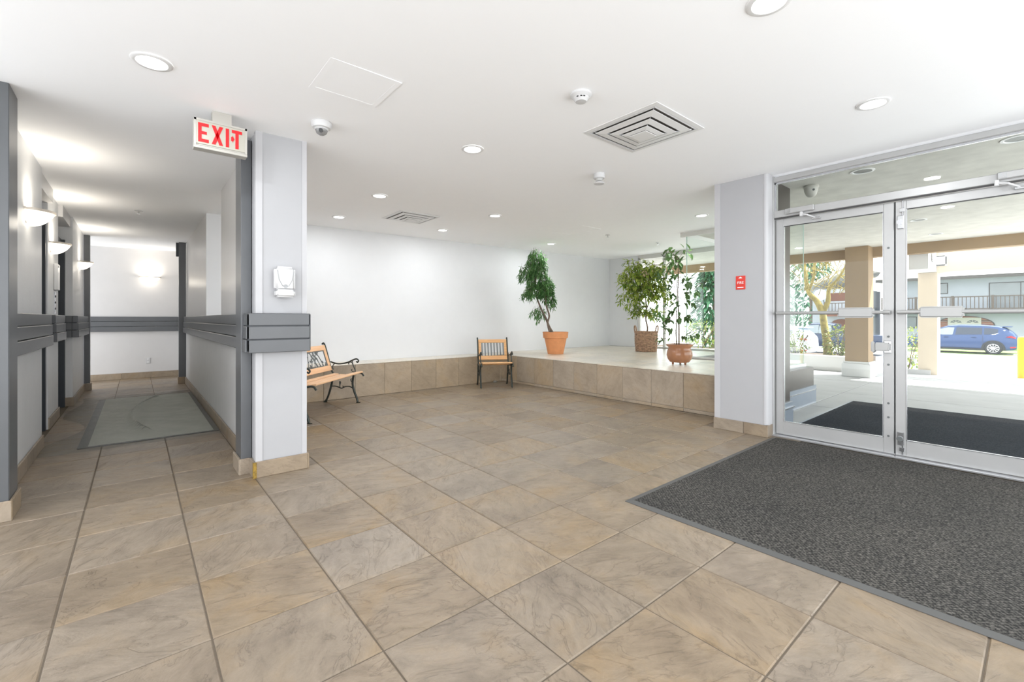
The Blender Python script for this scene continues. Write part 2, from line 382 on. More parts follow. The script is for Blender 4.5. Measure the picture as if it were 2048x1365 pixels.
def B(*a): return MB().box(*a)
_tc = {}
def tile_mesh(w, d, t, mat, ch=0.004):
    """a flat tile w x d, top at z=0, with eased top edges; alike tiles share it"""
    key = (round(w, 3), round(d, 3), t, mat)
    if key not in _tc:
        x, y = w / 2, d / 2; c = min(ch, x * 0.4, y * 0.4)
        v = [(-x, -y, -t), (x, -y, -t), (x, y, -t), (-x, y, -t), (-x, -y, -c), (x, -y, -c), (x, y, -c), (-x, y, -c),
             (-x + c, -y + c, 0), (x - c, -y + c, 0), (x - c, y - c, 0), (-x + c, y - c, 0)]
        f = [(8, 9, 10, 11)]
        for k in range(4):
            q = (k + 1) % 4; f += [(k, q, 4 + q, 4 + k), (4 + k, 4 + q, 8 + q, 8 + k)]
        me = bpy.data.meshes.new('tile'); me.from_pydata(v, [], f); me.update(); me.materials.append(M[mat]); _tc[key] = me
    return _tc[key]
def rnd(a, b): return random.uniform(a, b)
def cz(x): return 2.552 + 0.013 * x            # underside of the lobby ceiling (very slightly out of level)

# ------------------------------------------------------------------ key dimensions
TP = 0.457; GX, GY = 1.127, 1.506               # floor tile pitch and one grid crossing
X_DOOR = 4.90; WALL_Y = 7.08; PLAT_Z = 0.50; PLAT_X = 5.30; LEDGE_Y = 6.62
X_G1, Y_G1, Y_G2, X_G2 = 7.20, 2.20, 3.95, 9.15  # glazed corner of the lobby
SOFF = 2.63

# ================================================================== STRUCTURE
floor = struct('floor', B(-2.6, 5.03, -1.7, 2.3, -0.12, -0.004).box(-3.0, 5.40, 2.3, 6.72, -0.12, -0.004).box(-2.4, 0.9, 6.72, 11.6, -0.12, -0.004), 'grout', 'beige slate-look tiled lobby floor')
def view_px(x, y, z):
    d = x * sin(YAW) + y * cos(YAW)
    if d < 0.15: return None
    return 1024 + F_PX * (x * cos(YAW) - y * sin(YAW)) / d, HOR - F_PX * (z - CAM_H) / d
def seen(x, y, z=0, mx=170, my=220):
    p = view_px(x, y, z)
    return p is not None and -mx < p[0] < 2048 + mx and p[1] < 1365 + my
def spans(yc):
    """the stretches of floor (in x) that a row of tiles centred on yc covers"""
    if yc < 2.2: return [(-1.7, 5.0)]
    if yc < 3.95: return [(-1.7, 5.30)]
    if yc < LEDGE_Y: return [(-0.93, 0.70), (0.84, 5.30)]
    if yc < 10.0: return [(-0.93, 0.70)]
    return [(-2.3, 0.70)]
n_tiles = 0
for i in range(-10, 12):
    for j in range(-5, 24):
        x0, y0 = GX + i * TP, GY + j * TP; x1, y1 = x0 + TP, y0 + TP
        for (a, b_) in spans((y0 + y1) / 2 if y1 < LEDGE_Y + 0.2 else y0 + 0.05):
            u0, u1, w0, w1 = max(x0, a), min(x1, b_), y0, min(y1, 11.5)
            if a > 0.8: w1 = min(w1, LEDGE_Y)
            if u1 - u0 < 0.02 or w1 - w0 < 0.02: continue
            if u0 > 2.45 and w1 < 1.70 and u1 < 5.01: continue                     # wholly under the door mat
            if u0 > 4.76 and w0 > 1.78 and w1 < 2.31: continue
            if u1 < -0.70 and w0 > 4.0 and w1 < 10.0: continue
            if not any(seen(p, q) for p in (u0, u1) for q in (w0, w1)): continue
            g = 0.0027
            place(tile_mesh(u1 - u0 - 2 * g, w1 - w0 - 2 * g, 0.012, 'tile'), 'tile', floor, ((u0 + u1) / 2, (w0 + w1) / 2, 0))
            n_tiles += 1
print('floor tiles', n_tiles)

# ceilings
def ceil_poly(poly, name, label):
    m = MB(); n = len(poly)
    m.v = [(x, y, cz(x)) for x, y in poly] + [(x, y, 2.85) for x, y in poly]
    m.f = [tuple(range(n - 1, -1, -1)), tuple(range(n, 2 * n))] + [(k, (k + 1) % n, n + (k + 1) % n, n + k) for k in range(n)]
    return struct(name, m, 'ceiling', label)
ceil_poly([(-3, -2), (4.96, -2), (4.96, 2.22), (X_G1, 2.22), (X_G1, Y_G2 + 0.02), (X_G2, Y_G2 + 0.02), (X_G2, 11.7), (-2.5, 11.7), (-2.5, 4.2), (-3, 4.2)], 'ceiling', 'flat white lobby ceiling')

# walls of the lobby
struct('wall_far', B(0.701, X_G2 + 0.1, WALL_Y, WALL_Y + 0.14, 0, 2.70), 'wall', 'long white wall behind the ledge and potted trees')
struct('wall_left', B(-3.0, -0.662, 3.92, 4.10, 0, 2.60), 'wall', 'white wall left of the grey corridor post')
# partition between lobby and corridor: full height, then a half wall with an open upper part, then full height
def low_part(x0, x1, y0, y1): return B(x0, x1, y0, y1, 0, 0.95)
part_low = struct('wall_corridor_right', B(0.69, 0.84, 4.13, 11.5, 0, 0.95), 'wall_low', 'rough white lower wall along the right of the corridor')
up = B(0.70, 0.83, 4.13, 5.73, 0.95, 2.60).box(0.70, 0.83, WALL_Y + 0.002, 11.5, 0.95, 2.60)
u = up.build('upper_wall', 'wall_corr', part_low)
struct('wall_corridor_back', B(-2.4, 0.695, 11.5, 11.62, 0, 2.60), 'wall_corr', 'grey-white wall closing the end of the corridor')
# corridor left wall with two lift bays
wl = struct('wall_corridor_left', B(-1.05, -0.66, 4.10, 5.86, 0, 2.60).box(-1.05, -0.72, 6.78, 7.60, 0, 2.60).box(-1.05, -0.66, 8.42, 10.05, 0, 2.60)
            .box(-1.10, -1.05, 4.10, 10.05, 0, 2.60), 'wall_low', 'white left wall of the corridor with two lift bays')
B(-1.05, -0.68, 5.86, 6.78, 2.40, 2.60).box(-1.05, -0.68, 7.60, 8.42, 2.40, 2.60).build('bay_header', 'wall_corr', wl)
for k, (y0, y1) in enumerate([(5.86, 6.78), (7.60, 8.42)]):
    dr = struct('door_%d' % (k + 3), B(-1.045, -1.02, y0 + 0.06, y1 - 0.06, 0.0, 2.12), 'steel', 'steel lift door in the %s bay of the corridor' % ('near', 'far')[k])
    B(-1.045, -0.73, y1 - 0.07, y1 - 0.004, 0.0, 2.22).build('door_jamb', 'grey_dark', dr)
    B(-1.045, -0.74, y0 + 0.004, y0 + 0.07, 0.0, 2.22).build('door_jamb', 'grey_dark', dr)
    B(-1.045, -0.76, y0 + 0.07, y1 - 0.07, 2.13, 2.22).build('door_header', 'grey_dark', dr)

# pillars
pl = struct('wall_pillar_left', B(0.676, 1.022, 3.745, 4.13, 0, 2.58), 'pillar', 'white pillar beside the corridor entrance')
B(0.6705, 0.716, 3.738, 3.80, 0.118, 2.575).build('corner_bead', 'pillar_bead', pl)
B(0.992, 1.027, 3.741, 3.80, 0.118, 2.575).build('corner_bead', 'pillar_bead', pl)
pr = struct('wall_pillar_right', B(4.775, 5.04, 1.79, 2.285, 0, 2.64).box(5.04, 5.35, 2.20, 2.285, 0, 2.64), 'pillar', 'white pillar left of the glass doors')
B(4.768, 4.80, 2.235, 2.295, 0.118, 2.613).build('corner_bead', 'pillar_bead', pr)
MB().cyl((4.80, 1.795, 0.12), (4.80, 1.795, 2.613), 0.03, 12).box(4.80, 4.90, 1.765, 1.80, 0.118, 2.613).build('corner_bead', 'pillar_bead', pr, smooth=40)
B(5.04, 5.60, 1.84, 2.20, 0.24, SOFF).build('stone_cladding', 'granite', pr, bevel=0.004)
sk = B(5.04, 5.62, 1.815, 2.19, 0.0, 0.255).build('metal_skirt', 'skirt', pr, bevel=0.004)
B(5.04, 5.632, 1.802, 2.18, 0.185, 0.20).build('skirt_bead', 'alu_bright', sk)

# grey corridor posts (trims)
def post(name, x0, x1, y0, y1, lab, zt=2.6):
    o = struct(name, B(x0, x1, y0, y1, 0.0, zt), 'grey', lab, bevel=0.004)
    return o
p1 = post('trim_1', 0.602, 0.672, 3.892, 4.13, 'tall grey post on the left side of the white pillar', 2.53)
p2 = post('trim_2', -0.66, -0.568, 3.872, 4.115, 'tall grey post at the left edge of the photo', 2.545)
p3 = post('trim_3', 0.585, 0.69, 10.07, 10.16, 'grey post at the far right end of the corridor', 2.555)
p4 = post('trim_4', -0.66, -0.585, 10.055, 10.15, 'grey post at the far left end of the corridor', 2.54)
B(0.545, 0.585, 10.09, 10.14, 2.30, 2.55).build('sign_bracket', 'grey_dark', p3)

# baseboards of brown tile: rows of single tiles
def base_run(parent, p, q, side, h=0.118, t=0.012, step=TP, first=None):
    """tiles along the floor line p->q; side=+1 puts their faces to the left of the direction of travel"""
    p = Vector((p[0], p[1], 0)); q = Vector((q[0], q[1], 0)); L = (q - p).length; d = (q - p) / L
    nrm = Vector((-d.y, d.x, 0)) * side
    s = 0.0; nxt = first or step
    while s < L - 1e-4:
        e = min(L, s + nxt); nxt = step
        w = e - s - 0.004
        if w > 0.01:
            c = p + d * ((s + e) / 2) + nrm * t
            me = tile_mesh(w, h, t, 'tile_base', 0.003)
            ang = atan2(nrm.y, nrm.x)
            o = place(me, 'tile', parent, (c.x, c.y, h / 2)); o.rotation_euler = (pi / 2, 0, ang + pi / 2)
        s = e
def bb(name, lab):
    o = struct(name, B(0, 0.001, 0, 0.001, -0.02, -0.019), 'grout', lab); return o
b1 = struct('baseboard_pillar_left', B(0.668, 1.030, 3.739, 4.12, 0, 0.112).box(0.598, 0.69, 3.888, 4.14, 0, 0.112), 'grout_light', 'brown tile base around the left pillar and its grey post')
base_run(b1, (0.662, 3.738), (1.034, 3.738), -1, first=0.37)
base_run(b1, (0.667, 3.888), (0.667, 3.728), -1)
base_run(b1, (0.592, 3.887), (0.662, 3.887), -1)
base_run(b1, (0.597, 4.145), (0.597, 3.877), -1)
base_run(b1, (1.031, 3.728), (1.031, 4.13), -1)
B(0.652, 0.676, 3.7235, 3.7265, 0.0, 0.117).box(0.6525, 0.6555, 3.724, 3.746, 0.0, 0.117).build('yellow_stain', plain('yellow_glue', (0.24, 0.15, 0.02), 0.6, var=0.5, nscale=60), b1)
b2 = struct('baseboard_left', B(-0.70, -0.565, 3.866, 4.12, 0, 0.112), 'grout_light', 'brown tile base around the post at the left edge')
base_run(b2, (-0.70, 3.865), (-0.553, 3.865), -1); base_run(b2, (-0.565, 3.853), (-0.565, 4.125), -1)
b3 = struct('baseboard_pillar_right', B(4.768, 4.90, 1.772, 2.30, 0, 0.112), 'grout_light', 'brown tile base of the right pillar')
base_run(b3, (4.767, 2.302), (4.767, 1.760), -1, first=0.31); base_run(b3, (4.757, 1.772), (4.885, 1.772), -1)
b4 = struct('baseboard_corridor_right', B(0.684, 0.6895, 4.15, 10.06, 0, 0.11), 'grout_light', 'brown tile base along the right corridor wall')
base_run(b4, (0.686, 4.15), (0.686, 10.06), 1)
b5 = struct('baseboard_corridor_left', B(-0.659, -0.655, 4.13, 5.86, 0, 0.11).box(-0.719, -0.715, 6.79, 7.58, 0, 0.11).box(-0.659, -0.655, 8.42, 10.04, 0, 0.11), 'grout_light', 'brown tile base along the left corridor wall')
for (ya, yb, xx) in ((4.13, 5.86, -0.657), (6.79, 7.60, -0.717), (8.405, 10.04, -0.657)): base_run(b5, (xx, ya), (xx, yb), -1)
base_run(b5, (-0.76, 8.418), (-0.645, 8.418), -1)
b6 = struct('baseboard_corridor_back', B(-2.3, 0.68, 11.49, 11.4995, 0, 0.11), 'grout_light', 'brown tile base along the corridor end wall')
base_run(b6, (-2.3, 11.495), (0.68, 11.495), -1, first=0.25)
base_run(b4, (0.572, 10.065), (0.686, 10.065), -1); base_run(b4, (0.58, 10.17), (0.58, 10.055), -1)
base_run(b5, (-0.655, 10.05), (-0.565, 10.05), -1); base_run(b5, (-0.578, 10.04), (-0.578, 10.16), -1)

# chair rails: three grey boards, one above the other
RZ = [(0.925, 1.018), (1.024, 1.117), (1.123, 1.213)]
def rail(name, lab, boxes, dark=False):
    o = None
    for k, (z0, z1) in enumerate(RZ):
        m = MB()
        for (x0, x1, y0, y1, ox, oy) in boxes:
            e = (2 - k) * 0.006                                        # the lower boards stand a little prouder
            m.box(x0 - (e if ox < 0 else 0), x1 + (e if ox > 0 else 0), y0 - (e if oy < 0 else 0), y1, z0, z1)
        if o is None:
            m2 = MB()
            for (x0, x1, y0, y1, ox, oy) in boxes:
                s_ = 0.012
                m2.box(x0 + (s_ if ox < 0 else 0), x1 - (s_ if ox > 0 else 0), y0 + (s_ if oy < 0 else 0), y1, 0.935, 1.205)
            o = struct(name, m2, 'grey_dark', lab)
        m.build('board', 'grey', o, bevel=0.004)
    return o
rail('trim_5', 'grey three-board rail around the left pillar', [(0.618, 1.030, 3.672, 3.744, 0, -1), (0.618, 0.675, 3.744, 3.889, -1, 0), (1.024, 1.036, 3.672, 4.13, 0, 0)])
rail('trim_6', 'grey three-board rail on the right wall of the corridor', [(0.655, 0.69, 4.132, 10.068, -1, 0)])
rail('trim_7', 'grey three-board rail on the near left wall of the corridor', [(-0.66, -0.612, 4.117, 6.02, 1, 0)])
rail('trim_8', 'grey three-board rail between the two lift bays', [(-0.72, -0.662, 6.80, 7.62, 1, -1)])
rail('trim_9', 'grey three-board rail on the far left corridor wall', [(-0.66, -0.605, 8.36, 10.054, 1, -1), (-0.76, -0.66, 8.36, 8.418, 0, -1)])
rail('trim_10', 'dark three-board rail on the corridor end wall', [(-2.2, 0.66, 11.455, 11.498, 0, -1)])

# raised platform and ledge, faced and topped with tiles
plat = struct('floor_platform', B(PLAT_X + 0.014, X_G1 - 0.03, 2.29, WALL_Y, 0, PLAT_Z - 0.012).box(X_G1 - 0.03, X_G2 - 0.03, Y_G2 + 0.03, WALL_Y, 0, PLAT_Z - 0.012)
              .box(0.84, PLAT_X + 0.014, LEDGE_Y + 0.014, WALL_Y, 0, PLAT_Z - 0.012), 'grout_light', 'raised tiled planter platform and ledge')
def face_tile(y0, y1, z0, z1):       # on the front of the platform, facing -X
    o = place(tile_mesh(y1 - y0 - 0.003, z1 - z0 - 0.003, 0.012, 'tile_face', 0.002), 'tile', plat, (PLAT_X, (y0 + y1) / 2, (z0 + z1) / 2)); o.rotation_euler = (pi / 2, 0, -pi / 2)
def ledge_tile(x0, x1, z0, z1):      # on the front of the ledge, facing -Y
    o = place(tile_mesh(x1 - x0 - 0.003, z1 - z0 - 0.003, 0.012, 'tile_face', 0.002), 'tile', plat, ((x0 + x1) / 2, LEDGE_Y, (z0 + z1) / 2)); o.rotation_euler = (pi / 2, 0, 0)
ys = [2.30] + [2.488 + 0.4625 * k for k in range(0, 9)] + [LEDGE_Y]
ys = [y for y in ys if y <= LEDGE_Y]
for a, b_ in zip(ys, ys[1:]):
    if b_ - a > 0.02: face_tile(a, b_, 0.045, PLAT_Z - 0.013); face_tile(a, b_, 0.0, 0.043)
xs = [0.84] + [1.13 + 0.4575 * k for k in range(0, 10)] + [PLAT_X]
xs = sorted(x for x in xs if x <= PLAT_X)
for a, b_ in zip(xs, xs[1:]):
    if b_ - a > 0.02: ledge_tile(a, b_, 0.0, PLAT_Z - 0.013)
def top_tile(x0, x1, y0, y1):
    if x1 - x0 > 0.03 and y1 - y0 > 0.03:
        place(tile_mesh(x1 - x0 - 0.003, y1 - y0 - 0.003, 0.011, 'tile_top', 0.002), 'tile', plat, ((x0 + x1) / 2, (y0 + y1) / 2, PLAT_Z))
for i in range(0, 9):
    for j in range(0, 11):
        x0 = PLAT_X - 0.004 + 0.4625 * i; y0 = 2.025 + 0.4625 * j
        top_tile(x0, min(x0 + 0.4625, X_G1 - 0.035), max(y0, 2.29), min(y0 + 0.4625, Y_G2 + 0.03))
        top_tile(x0, min(x0 + 0.4625, X_G2 - 0.035), max(y0, Y_G2 + 0.03), min(y0 + 0.4625, WALL_Y))
for a, b_ in zip(xs, xs[1:]): top_tile(a, min(b_, PLAT_X - 0.006), LEDGE_Y - 0.004, WALL_Y)

# glazed corner of the lobby
def glazing(name, lab, x0, x1, y0, y1, z0, z1, edges):
    w = struct(name, MB().box(x0, x1, y0, y1, z0, z1), 'glass', lab)
    for e in edges: B(*e).build('glass_edge', 'glass_edge', w)
    return w
T = 0.006
zt = 2.575
w2 = glazing('window_2', 'clear glass pane beside the outside of the right pillar', 5.62, X_G1 - 0.015, Y_G1 - T, Y_G1 + T, 0.545, zt, [])
w3 = glazing('window_3', 'clear glass corner pane standing on the platform edge', X_G1 - T, X_G1 + T, Y_G1 + 0.001, Y_G2 - 0.012, 0.535, zt, [(X_G1 - 0.013, X_G1 + 0.001, Y_G1 - T, Y_G1 + 0.0005, 0.545, zt), (X_G1 - 0.006, X_G1 + 0.006, Y_G2 - 0.011, Y_G2 - 0.001, 0.535, zt)])
w4 = glazing('window_4', 'clear glass return pane behind the dark potted tree', X_G1 + 0.012, X_G2 - 0.012, Y_G2 - T, Y_G2 + T, 0.535, zt, [])
w5 = glazing('window_5', 'far clear glass wall behind the wicker basket', X_G2 - T, X_G2 + T, Y_G2 + 0.01, 6.20, 0.535, zt, [])
for yy in (5.55, 6.2):
    B(X_G2 - 0.03, X_G2 + 0.03, yy - 0.025, yy + 0.025, 0.53, 2.60).build('mullion', 'frame_pale', w5)
B(X_G2 - 0.03, X_G2 + 0.03, Y_G2 - 0.03, 6.22, 0.505, 0.535).build('sill_frame', 'frame_pale', w5)
B(X_G2 - 0.03, X_G2 + 0.04, Y_G2 - 0.03, 6.22, 2.575, 2.68).build('head_frame', 'frame_pale', w5)
B(X_G1 - 0.02, X_G1 + 0.03, Y_G1 - 0.02, Y_G2 + 0.1, 2.575, 2.66).build('head_frame', 'frame_pale', w3)
B(X_G1 - 0.02, X_G1 + 0.03, Y_G1 - 0.02, Y_G2 + 0.02, 0.505, 0.535).build('sill_frame', 'frame_pale', w3)
B(5.62, X_G1 + 0.02, Y_G1 - 0.03, Y_G1 + 0.02, 0.50, 0.545).build('sill_frame', 'alu_bright', w2)
B(5.60, X_G1 + 0.02, Y_G1 - 0.02, Y_G1 + 0.02, 2.575, 2.66).build('head_frame', 'frame_pale', w2)
struct('wall_far_pier', B(X_G2 - 0.02, X_G2 + 0.10, 6.24, WALL_Y, 0.0, 2.70), 'wall', 'white pier where the far wall meets the glass')
# stone base under the glass, outside
gb = struct('wall_glazing_base', B(5.60, X_G1 + 0.07, Y_G1 - 0.11, Y_G1 + 0.09, 0, 0.50).box(X_G1 - 0.03, X_G1 + 0.07, Y_G1 + 0.09, Y_G2, 0, 0.505).box(X_G1 - 0.03, X_G2 + 0.07, Y_G2 - 0.11, Y_G2 + 0.03, 0, 0.505).box(X_G2 - 0.03, X_G2 + 0.07, Y_G2 + 0.03, WALL_Y, 0, 0.505), 'granite', 'low brown stone base carrying the corner glass outside', bevel=0.012)
s_ = B(5.61, X_G1 + 0.09, Y_G1 - 0.13, Y_G1 - 0.105, 0, 0.25).box(X_G1 + 0.068, X_G1 + 0.09, Y_G1 - 0.105, Y_G2 - 0.12, 0, 0.25).build('metal_skirt', 'skirt', gb)
B(5.61, X_G1 + 0.10, Y_G1 - 0.145, Y_G1 - 0.128, 0.0, 0.014).box(5.61, X_G1 + 0.095, Y_G1 - 0.136, Y_G1 - 0.128, 0.185, 0.20).build('skirt_bead', 'alu_bright', s_)

# ------------------------------------------------------------------ entrance doors
XF0, XF1 = 4.885, 5.0          # frame depth
YM = 0.825                     # meeting line of the two leaves
YL, YR = 1.748, -0.098         # outer edges of the leaves
fr = struct('trim_11', B(XF0, XF1, YL + 0.004, 1.792, 0.0, 2.60), 'alu', 'aluminium frame around the entrance doors', bevel=0.004)
B(XF0, XF1, YR - 0.05, YR - 0.004, 0.0, 2.60).build('jamb', 'alu', fr, bevel=0.004)
B(XF0, XF1, YR - 0.004, YL + 0.004, 2.178, 2.248).build('transom_bar', 'alu', fr, bevel=0.004)
B(XF0 + 0.012, XF0 + 0.03, YR, YL + 0.003, 2.168, 2.178).build('door_stop', 'alu_dark', fr)
B(XF0, XF1, YR - 0.004, YL + 0.004, 2.535, 2.585).build('head_bar', 'alu', fr, bevel=0.004)
B(XF0 + 0.02, XF0 + 0.032, YR, YL + 0.003, 2.518, 2.535).build('glazing_bead', 'alu_bright', fr)
B(XF0 + 0.02, XF0 + 0.032, YL - 0.012, YL + 0.004, 2.248, 2.53).build('glazing_bead', 'alu_bright', fr)
B(4.862, XF1 + 0.02, YR - 0.05, YL + 0.04, 0.0, 0.018).build('threshold', 'alu_bright', fr, bevel=0.004)
struct('wall_door_head', B(4.91, 5.04, -2.0, 1.80, 2.585, 2.70), 'wall', 'narrow white strip above the door transom')
struct('window_added_6', B(4.935, 4.945, -2.0, YR - 0.052, 0.03, 2.584), 'glass', 'unseen glass pane added right of the entrance doors for more daylight')  # unseen pane added instead of solid wall, to let more daylight in
struct('window_1', B(4.935, 4.945, YR, YL, 2.249, 2.534), 'glass', 'transom glass above the entrance doors')

def leaf(name, ya, yb, lab, meet_low):
    """a glazed aluminium leaf between ya (low) and yb (high)"""
    X0, X1 = 4.93, 4.975
    d = struct(name, B(4.948, 4.956, ya + 0.05, yb - 0.05, 0.12, 2.12), 'glass', lab)
    B(X0, X1, ya, ya + 0.07, 0.022, 2.166).build('stile', 'alu', d, bevel=0.003)
    B(X0, X1, yb - 0.07, yb, 0.022, 2.166).build('stile', 'alu', d, bevel=0.003)
    B(X0, X1, ya + 0.07, yb - 0.07, 2.092, 2.166).build('top_rail', 'alu', d, bevel=0.003)
    B(X0, X1, ya + 0.07, yb - 0.07, 0.022, 0.152).build('bottom_rail', 'alu', d, bevel=0.003)
    B(X0 - 0.001, X0 + 0.01, ya + 0.07, yb - 0.07, 2.086, 2.092).build('gasket', 'alu_dark', d)
    B(X0 - 0.003, X0 + 0.008, ya + 0.07, yb - 0.07, 0.152, 0.158).box(X0 - 0.003, X0 + 0.008, ya + 0.07, ya + 0.075, 0.152, 2.09).box(X0 - 0.003, X0 + 0.008, yb - 0.075, yb - 0.07, 0.152, 2.09).build('glazing_bead', 'alu_bright', d)
    return d
d1 = leaf('door_1', YM + 0.007, YL, 'left glass leaf of the entrance doors', True)
d2 = leaf('door_2', YR, YM - 0.003, 'right glass leaf of the entrance doors', False)
B(4.942, 4.972, YM - 0.0025, YM + 0.0065, 0.022, 2.166).build('meeting_seal', 'alu_dark', d1)
def push_bar(d, y_hi, y_lo, c_hi, c_lo, endcaps):
    pb = MB().cyl((4.868, y_hi, 1.228), (4.868, y_lo, 1.228), 0.0165, 14).build('push_bar', 'bar', d, smooth=40)
    B(4.846, 4.90, c_lo, c_hi, 1.182, 1.272).build('bar_cover', 'bar', pb, bevel=0.012, segs=3, smooth=40)
    for y in endcaps:
        B(4.86, 4.931, y - 0.014, y + 0.014, 1.212, 1.244).build('bar_bracket', 'alu', pb, bevel=0.004)
push_bar(d1, 1.722, 0.848, 1.215, 0.955, (1.71, 0.86))
push_bar(d2, 0.800, -0.08, 0.665, 0.405, (0.79, -0.07))
h = B(4.905, 4.931, 0.845, 0.895, 0.880, 0.985).build('lock_case', 'chrome', d1, bevel=0.004)
B(4.87, 4.905, 0.852, 0.955, 0.895, 0.97).build('paddle', 'bar', h, bevel=0.01, segs=2)
B(4.855, 4.88, 0.95, 0.975, 0.885, 0.98).build('grip', 'bar', h, bevel=0.008, segs=2)
for z in (1.78, 1.02, 0.78, 0.45, 0.33, 0.17):
    MB().cyl((4.926, 0.868, z), (4.932, 0.868, z), 0.009, 10).build('screw', 'iron_grey', d1, smooth=40)
def bolt_lock(d, zc, up):
    """surface lock with a round cylinder and its sliding rod"""
    y = 0.787
    l = B(4.912, 4.931, y - 0.021, y + 0.021, zc - 0.055, zc + 0.055).build('bolt_lock', 'chrome', d, bevel=0.003)
    MB().cyl((4.915, y + 0.003, zc), (4.898, y + 0.003, zc), 0.021, 18).build('lock_cylinder', 'alu_bright' if up else 'iron_grey', l, smooth=40)
    z2 = 2.17 if up else 0.03
    MB().cyl((4.922, y - 0.012, zc), (4.922, y - 0.012, z2), 0.005, 8).build('rod', 'chrome', l)
    zg = zc + (0.10 if up else -0.09)
    B(4.914, 4.931, y - 0.026, y + 0.008, zg - 0.016, zg + 0.016).build('rod_guide', 'chrome', l, bevel=0.002)
bolt_lock(d2, 1.985, True); bolt_lock(d2, 0.165, False)
def closer(y0, y1, ya, yf, lab):
    c = thing('door_closer', lab, 'door closer', (4.885, (y0 + y1) / 2, 2.2))
    ym = (y0 + y1) / 2
    B(-0.028, -0.001, y0 - ym, y1 - ym, -0.004, 0.05).build('body', 'alu', c, bevel=0.006)
    B(-0.031, -0.027, y1 - ym - 0.05, y1 - ym - 0.006, 0.006, 0.044).build('end_plate', 'chrome', c)
    B(-0.045, -0.012, ya - ym - 0.012, ya - ym + 0.012, -0.05, -0.006).build('spindle', 'white_plastic', c, bevel=0.004)
    MB().tube([(-0.035, ya - ym, -0.03), (-0.05, (ya + yf) / 2 - ym, -0.045), (0.03, yf - ym, -0.07)], [0.009, 0.008, 0.006], 8).build('arm', 'white_plastic', c)
    B(0.018, 0.044, yf - ym - 0.04, yf - ym + 0.03, -0.085, -0.068).build('shoe', 'chrome', c, bevel=0.002)
closer(1.40, 1.645, 1.50, 1.40, 'silver door closer above the left glass door leaf')
closer(-0.02, 0.235, 0.235, 0.12, 'silver door closer above the right glass door leaf')

# ================================================================== LOBBY THINGS
# door mat
mt = thing('door_mat', 'large dark grey woven entrance mat inside the glass doors', 'mat', (3.62, 0.2, 0))
X0, X1, Y0, Y1 = 2.402 - 3.62, 4.80 - 3.62, -1.6, 1.738 - 0.2
B(X0 + 0.042, X1 - 0.002, Y0, Y1 - 0.042, 0.001, 0.011).build('carpet', 'carpet', mt)
def border(poly):
    m = MB(); n = len(poly); m.v = [(x, y, 0.0008) for x, y, z in poly] + [(x, y, z) for x, y, z in poly]
    m.f = [(3, 2, 1, 0), (4, 5, 6, 7)] + [(k, (k + 1) % 4, 4 + (k + 1) % 4, 4 + k) for k in range(4)]; return m
border([(X0, Y0, 0.003), (X0 + 0.042, Y0, 0.010), (X0 + 0.042, Y1 - 0.042, 0.010), (X0, Y1, 0.003)]).build('rubber_border', 'mat_border', mt)
border([(X0, Y1, 0.003), (X0 + 0.042, Y1 - 0.042, 0.010), (X1, Y1 - 0.042, 0.010), (X1, Y1, 0.003)]).build('rubber_border', 'mat_border', mt)

# corridor mat under a plastic sheet
cm = thing('floor_mat', 'grey mat with black edge strips lying in the corridor', 'mat', (0.135, 7.15, 0))
B(-0.53, 0.53, -1.57, 1.57, 0.001, 0.008).build('mat_sheet', 'mat_grey', cm)
B(-0.545, -0.475, -1.585, 1.58, 0.001, 0.0095).build('edge_strip', 'film_strip', cm)
B(0.485, 0.53, -1.585, 1.58, 0.001, 0.0095).build('edge_strip', 'film_strip', cm)
B(-0.475, 0.485, -1.585, -1.55, 0.001, 0.0095).build('edge_strip', 'film_strip', cm)
def film():
    m = MB(); NX, NY = 44, 90
    xa = lambda y: -0.62 + 0.05 * sin(y * 3.1) + (0.14 * max(0, sin((y - 5.9) * 2.2)) if y < 8.6 else 0)
    for j in range(NY + 1):
        y = 5.43 + (9.0 - 5.43) * j / NY
        for i in range(NX + 1):
            x = xa(y) + (0.665 - xa(y)) * i / NX
            # one raised curved fold
            fx = -0.045 + 0.16 * ((y - 6.95) / 1.1) ** 2
            fold = 0.045 * math.exp(-((x - fx) / 0.022) ** 2) * (1 if 6.0 < y < 8.35 else math.exp(-(min(abs(y - 6.0), abs(y - 8.35)) / 0.1) ** 2))
            z = 0.0125 + 0.004 * (sin(x * 31 + y * 7) * sin(y * 23 - x * 5)) * 0.5 + 0.002 + fold
            if i in (0,) or j in (0, NY): z = 0.003
            m.v.append((x, y, z))
    for j in range(NY):
        for i in range(NX):
            a = j * (NX + 1) + i; m.f.append((a, a + 1, a + NX + 2, a + NX + 1))
    o = m.build('plastic_sheet', 'film', smooth=60)
    tag(o, 'clear wrinkled plastic sheet spread over the corridor mat', 'plastic sheet')
film()

